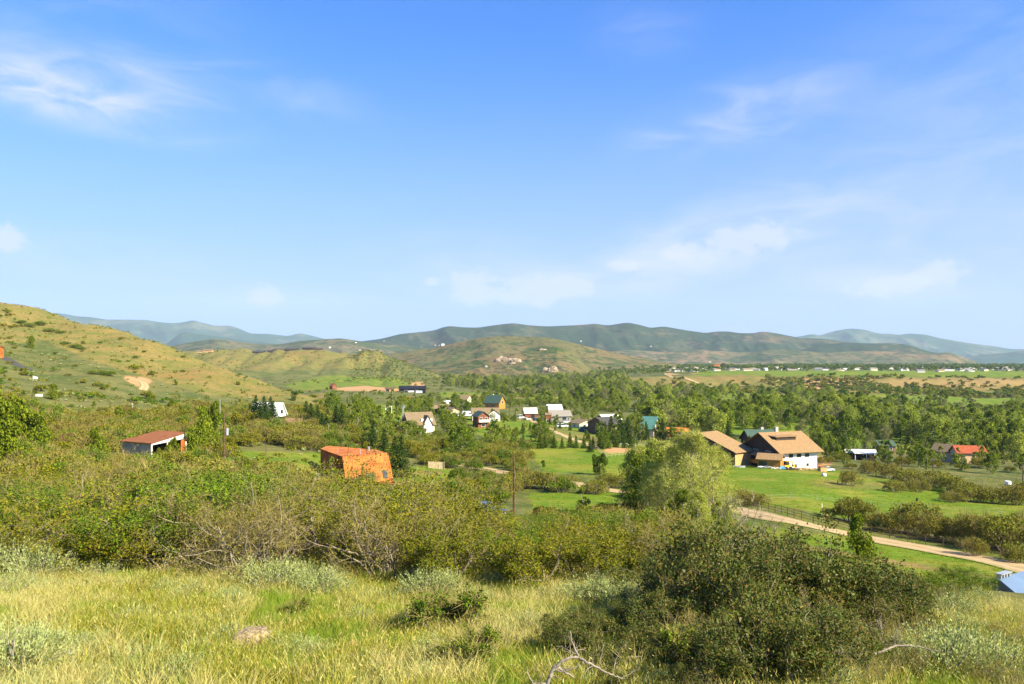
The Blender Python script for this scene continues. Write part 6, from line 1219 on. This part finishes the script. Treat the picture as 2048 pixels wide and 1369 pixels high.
# valley wood
g_cot = 'cottonwoods of the valley wood'
def wood(x, y):
    n = float(fbm(np.array(x / 70.), np.array(y / 90.), 3, 123)); u = x / y * F + CU
    if 1290 < u <= 1400 and y > 900: return .1
    if u < 1290 and y < 640: return 0
    if u > 1400 and y > 660: return .05
    return 1.0 if n > .45 else .15
W1 = scatter(6, 880, 2250, 325, 1080, 9.2, [(1290, 325), (1700, 325), (1760, 305), (2250, 300), (2250, 1080), (1160, 1500), (900, 1150), (1000, 800), (1120, 640), (1290, 420)], wood)
W1.sort(key=lambda p: p[1]); n_ = 0; rest = []
for i, (x, y) in enumerate(W1):
    if i < 285:
        k = RNG.choice([0, 1, 2, 3, 3, 'b']); s = RNG.uniform(.6, 1.15)
        plant(('cotbare', 0) if k == 'b' else ('cot', k), 'valley_cottonwood', 'cottonwood', 'grey budding cottonwood' if k == 'b' else ('pale yellow green cottonwood' if k == 3 else ('tall green cottonwood' if s > .86 else 'low green cottonwood')), x, y, s * 1.15, g_cot, RNG.uniform(.85, 1.05))
    else: rest.append((x, y))
W2 = scatter(8, 850, 1290, 1080, 1550, 12, [(900, 1080), (1290, 1080), (1210, 1500), (880, 1500)], lambda x, y: .8)
stuff_points('woodland', rest + W2, [PARTS[('cot', 0)][1][1], fc_tree[0], PARTS[('cot', 3)][1][1], fc_tree[1], fc_tree[2], PARTS[('cotbare', 0)][1][1], PARTS[('cot', 1)][1][1]], .75, 1.25, 8, 'continuous cottonwood wood filling the valley floor')
# scarp brush, river brush, village trees, far dots
pts = scatter(9, 1180, 2250, 985, 1300, 9, None, lambda x, y: (.95 if float(fbm(np.array(x / 60.), np.array(y / 110.), 3, 140)) > .52 else .1) * (1 if y < 1255 else .2) * min(1, max(.3, ((x / y * F + CU) - 1200) / 500)))
stuff_points('scarp_brush', pts, fc_shrub, 1.4, 3.6, 9, 'dark brush along the brown valley scarp')
pts = scatter(10, 850, 1300, 560, 1000, 11, None, lambda x, y: .8 if float(fbm(np.array(x / 50.), np.array(y / 60.), 3, 150)) > .53 else .08) + scatter(11, 560, 920, 480, 800, 10, None, lambda x, y: .5 if float(fbm(np.array(x / 60.), np.array(y / 60.), 3, 151)) > .56 else .04) + scatter(12, 330, 900, 950, 1560, 15, None, lambda x, y: .6 if float(fbm(np.array(x / 90.), np.array(y / 120.), 3, 152)) > .57 else .03)
pts += scatter(17, 700, 930, 1180, 1560, 9, None, lambda x, y: .75)
stuff_points('valley_brush', pts, fc_shrub, .6, 1.4, 10, 'low brush scattered over the fields and slopes beyond the houses')
pts = scatter(13, 1200, 2250, 1900, 4300, 26, None, lambda x, y: (.8 if float(fbm(np.array(x / 200.), np.array(y / 200.), 2, 160)) > .42 else .25) * min(1, max(0, ((x / y * F + CU) - 1180) / 250)))
stuff_points('village_trees', pts, fc_tree[:2], .9, 2.0, 11, 'leafy trees through the distant village')
pts = scatter(14, 1180, 1420, 1600, 2300, 14, None, lambda x, y: .9 if y > 1700 else .5)
stuff_points('river_brush', pts, fc_shrub + fc_tree[:1], .8, 1.3, 12, 'dark trees along the far river bend')

# sagebrush in the foreground
g_s = 'sagebrush of the foreground slope'
for (u, v, s, look) in [(30, 1160, 1.5, 'large silvery sagebrush'), (75, 1165, 1.3, 'large silvery sagebrush'), (-10, 1150, 1.5, 'large silvery sagebrush'), (130, 1130, 1.1, 'silvery sagebrush'), (110, 1120, 1.2, 'silvery sagebrush'), (285, 1135, 1.0, 'silvery sagebrush'), (320, 1130, .7, 'silvery sagebrush'), (535, 1185, 1.2, 'broad grey green sagebrush'), (560, 1178, 1.0, 'broad grey green sagebrush'), (650, 1195, .95, 'silvery sagebrush'), (440, 1150, .9, 'silvery sagebrush'), (855, 1200, 1.0, 'silvery sagebrush'), (885, 1195, .9, 'silvery sagebrush'), (940, 1215, .7, 'silvery sagebrush'), (1180, 1215, .95, 'upright grey green sagebrush'), (1215, 1215, .9, 'upright grey green sagebrush'), (1250, 1225, .9, 'upright grey green sagebrush'), (1135, 1210, .6, 'upright grey green sagebrush'), (30, 1369, 1.0, 'pale sagebrush'), (60, 1340, .9, 'pale sagebrush'), (0, 1345, 1.0, 'pale sagebrush'), (1900, 1365, 1.0, 'pale sagebrush'), (1950, 1350, 1.0, 'pale sagebrush'), (1990, 1369, .9, 'pale sagebrush'), (1870, 1340, .9, 'pale sagebrush'), (1650, 1400, .7, 'pale sagebrush'), (620, 1330, .55, 'small sagebrush'), (590, 1320, .5, 'small sagebrush'), (870, 1330, .6, 'small sagebrush'), (930, 1345, .55, 'small sagebrush'), (380, 1200, .6, 'small sagebrush'), (1060, 1265, .5, 'small sagebrush'), (720, 1250, .5, 'small sagebrush'), (265, 1250, .45, 'small sagebrush'), (460, 1215, .5, 'small sagebrush'), (990, 1180, .7, 'small sagebrush')]:
    Y = hit(u, v, 5); plant(('sage', RNG.choice([0, 1, 2])), 'sagebrush', 'sagebrush', look, X(u, Y), Y, s * RNG.uniform(.95, 1.1), g_s)
for x, y in scatter(15, -100, 1300, 20, 26.5, 1.7, None, lambda x, y: .42): plant(('sage', RNG.choice([0, 1, 2])), 'sagebrush', 'sagebrush', 'sagebrush at the thicket edge', x, y, RNG.uniform(.45, .95), g_s)
for x, y in scatter(16, 60, 2000, 9.5, 22, 1.7, None, lambda x, y: .24): plant(('sage', RNG.choice([0, 1, 2])), 'sagebrush', 'sagebrush', 'low sagebrush in the tall grass', x, y, RNG.uniform(.25, .6), g_s)
# dark shrubs at the right front
for (u, Y, s, look) in [(1345, 20, .95, 0), (1420, 18.5, .95, 0), (1500, 17.5, .95, 0), (1580, 18.5, 1.0, 0), (1650, 17.5, .95, 0), (1730, 18.5, 1.0, 0), (1800, 19.5, .9, 0), (1440, 14.5, .72, 0), (1540, 14, .70, 1), (1640, 14.5, .75, 0), (1380, 13.6, .58, 1), (1300, 13.2, .50, 0), (1480, 12.2, .50, 0), (1590, 12, .48, 1), (1700, 13, .60, 1), (1160, 13.5, .5, 0), (1225, 12.6, .40, 0), (1110, 15.5, .38, 0), (1780, 15.5, .72, 1), (1860, 16.5, .62, 1), (1930, 15.5, .6, 1), (1740, 11.8, .4, 1), (1820, 13.2, .5, 1), (2000, 16, .62, 1), (2060, 17, .6, 1), (1980, 13.4, .42, 1), (1350, 11.2, .35, 0), (1240, 11.2, .3, 0), (1420, 11, .35, 1)]:
    plant([('darkshrub', RNG.choice([0, 1])), ('twiggy', 0)][look], ['dark_shrub', 'twiggy_shrub'][look], 'shrub', ['dark glossy twiggy shrub', 'pale bare tangled shrub'][look], X(u, Y), Y, s * (.58 if u < 1830 else .42), 'tangled shrubs at the front of the slope')
for (u, Y, s) in [(1880, 27, .8), (1930, 29, .85), (1850, 25, .7), (1900, 34, .8), (1500, 30, .7), (1600, 32, .7), (1700, 34, .6)]:
    plant(('oak', 2), 'oak_shrub', 'shrub', 'bright green leafy oak shrub', X(u, Y), Y, s * .36, g_oak)
for (u, v, s) in [(900, 1275, 1.25), (600, 1240, .6), (1400, 1345, 1.0), (960, 1345, .9), (1450, 1300, .8), (120, 1300, .4)]:
    Y = hit(u, v, 5); plant(('lowgreen', 0), 'low_bush', 'bush', 'low dark green bush', X(u, Y), Y, s, 'low green bushes in the grass')
for x, y in scatter(31, 1150, 1840, 11.2, 20.5, 1.08, [(1390, 11), (1320, 13.5), (1350, 16), (1385, 20), (1800, 20.4), (1790, 15), (1600, 11)], lambda x, y: .8):
    u = x / y * F + CU
    if RNG.random() < .22: plant(('twiggy', 0), 'twiggy_shrub', 'shrub', 'pale bare tangled shrub', x, y, RNG.uniform(.4, .62), 'tangled shrubs at the front of the slope'); continue
    plant(('darkshrub', RNG.choice([0, 1, 2])), 'dark_shrub', 'shrub', 'dark glossy twiggy shrub', x, y, RNG.uniform(.36, .76) * (.75 if u < 1340 or y < 13 else 1.08), 'tangled shrubs at the front of the slope', RNG.uniform(.85, 1.2))
for x, y in scatter(32, 1760, 2200, 12, 26, 1.5, None, lambda x, y: .85 if (x / y * F + CU < 1950 or y < 17) else 0):
    k = RNG.choice([0, 1, 1, 2, 2]); nm = [('oak_shrub', 'low bright oak shrub'), ('twiggy_shrub', 'pale bare tangled shrub'), ('sagebrush', 'pale sagebrush')][k]
    plant([('oak', 2), ('twiggy', 0), ('sage', RNG.choice([0, 1, 2]))][k], nm[0], 'shrub' if k < 2 else 'sagebrush', nm[1], x, y, [RNG.uniform(.2, .32), RNG.uniform(.3, .42), RNG.uniform(.6, .95)][k] * (1.15 if y > 19 else .9) * (.65 if x / y * F + CU > 1950 else 1), 'scrub at the right front of the slope')
plant(('oak', 1), 'oak_shrub', 'shrub', '', X(738, 141), 141, 1.0, g_oak, label='small tree in front of the rusted steel house wall')
plant(('aspen', 0), 'yard_tree', 'tree', '', X(664, 146), 146, .62, 'leafy trees among the houses', label='leafy tree at the shaded corner of the rusted steel house')
for x, y in scatter(33, 1040, 1400, 11.6, 19, 1.25, [(1090, 11.6), (1060, 14), (1180, 19), (1400, 19), (1400, 11.6), (1230, 11.6)], lambda x, y: .62):
    k = RNG.choice([0, 0, 1, 2]); plant([('darkshrub', 1), ('twiggy', 0), ('sage', 1)][k], ['dark_shrub', 'twiggy_shrub', 'sagebrush'][k], ['shrub', 'shrub', 'sagebrush'][k], ['low dark tangled shrub', 'low pale tangled shrub', 'pale sagebrush'][k], x, y, RNG.uniform(.24, .38) * (1 if k < 2 else 2), 'low scrub at the front of the slope')
for (u, Y, k, s) in [(1915, 291, 0, .8), (1950, 289, 1, .7), (1928, 286, 1, .55), (1882, 298, 0, .85), (1965, 292, 0, .9), (541, 250, 's', .95), (531, 247, 's', .8), (506, 252, 's', .8), (882, 380, 0, .9), (951, 372, 1, .7), (985, 380, 0, .8), (1085, 398, 1, .7), (1150, 396, 0, .8), (1195, 340, 1, .7), (1292, 312, 's', .75), (1318, 315, 's', .85), (1365, 300, 0, .8), (1345, 312, 1, .9), (848, 284, 0, .6), (812, 280, 1, .7)]:
    if k == 's': plant(('spruce', 1), 'spruce_tree', 'spruce', 'dark spruce', X(u, Y), Y, s * 1.1, 'spruces among the houses')
    else: plant(('aspen', k), 'yard_tree', 'tree', 'leafy green yard tree' if k else 'upright fresh green yard tree', X(u, Y), Y, s, 'leafy trees among the houses')
# dead tree and twisted dead branch
rng = np.random.default_rng(77); g = Geo(); tips = []
for d in ((-.25, 0, 1), (.18, .1, 1), (.4, -.1, .9), (-.05, .1, 1)): grow(rng, g, (0, 0, -.1), d, 1.75, .045, 3, tips, .8, .04, (3, 4), .25, 6, .58, 0, 6, .3)
P = np.array([a for a, b_ in tips]); D = np.array([b_ for a, b_ in tips]); add_slivers(g, rng, np.repeat(P, 3, 0), unit(np.repeat(D, 3, 0) + rng.normal(size=(3 * len(P), 3)) * .6), .22, .012, 0)
o = link('dead_tree', g.mesh('dead_tree', B_oak, True)); o.location = G(1515, 18.8); o.scale = (.85, .85, 1.15); tag(o, 'bare dead grey tree standing up out of the dark shrubs', 'dead tree')
g = Geo(); rng = np.random.default_rng(5)
def crooked(pts, r0, r1, tw=7):
    pts = np.array(pts, float); q_ = np.linspace(0, len(pts) - 1, 22); P = np.stack([pchip(np.arange(len(pts)), pts[:, i], q_) for i in range(3)], 1) + rng.normal(size=(22, 3)) * .006
    add_tube(g, P, r0, r1, 7)
    for i in range(tw):
        k = rng.integers(6, 21); grow(rng, g, P[k], unit(rng.normal(size=3) + np.array([0, 0, .5])), .3, r1 * .7, 1, [], .7, 0, (2, 3), .3, 4)
crooked([(0, 0, -.05), (.01, 0, .22), (.06, 0, .42), (.16, .02, .48), (.25, 0, .42), (.35, 0, .36)], .032, .012, 4)
crooked([(.05, 0, .38), (.12, 0, .50), (.25, 0, .60), (.42, .05, .62), (.36, .05, .72), (.30, .05, .95)], .028, .008, 5)
crooked([(.42, .05, .60), (.60, .0, .52), (.82, 0, .40), (1.0, 0, .34)], .02, .008, 5); crooked([(.02, 0, .3), (-.15, 0, .28), (-.25, .03, .42)], .015, .006, 3)
o = link('dead_branch', g.mesh('dead_branch', B_grey, True)); o.location = G(1093, 11.0); o.scale = (1.08,) * 3; tag(o, 'twisted bleached dead branch arching over the grass', 'dead branch')
for (pts, r) in [([(0, 0, .05), (.5, .1, .15), (1.0, 0, .1)], .02), ([(0, 0, .1), (.4, 0, .3), (.9, .1, .25), (1.2, 0, .35)], .018), ([(0, 0, .0), (.3, 0, .25), (.75, 0, .3)], .02)]:
    g = Geo(); crooked(pts, r, .006, 6); o = link('dead_stick', g.mesh('dead_stick', B_grey, True)); u, v, lb = [(1750, 1330, 'long bleached dead stick lying on the pale twiggy shrubs'), (1560, 1300, 'bleached dead stick caught among the dark shrubs'), (1190, 1362, 'short grey dead stick in front of the arching branch')][len([1 for q__ in COL.objects if q__.name.startswith('dead_stick')]) - 1]
    Y = 12.6; x, y, z = G(u, Y); o.location = (x, y, z + (.45 if u > 1300 else .05)); tag(o, lb, 'dead stick')
PLANTS += PLANTS_FAR
label_plants()
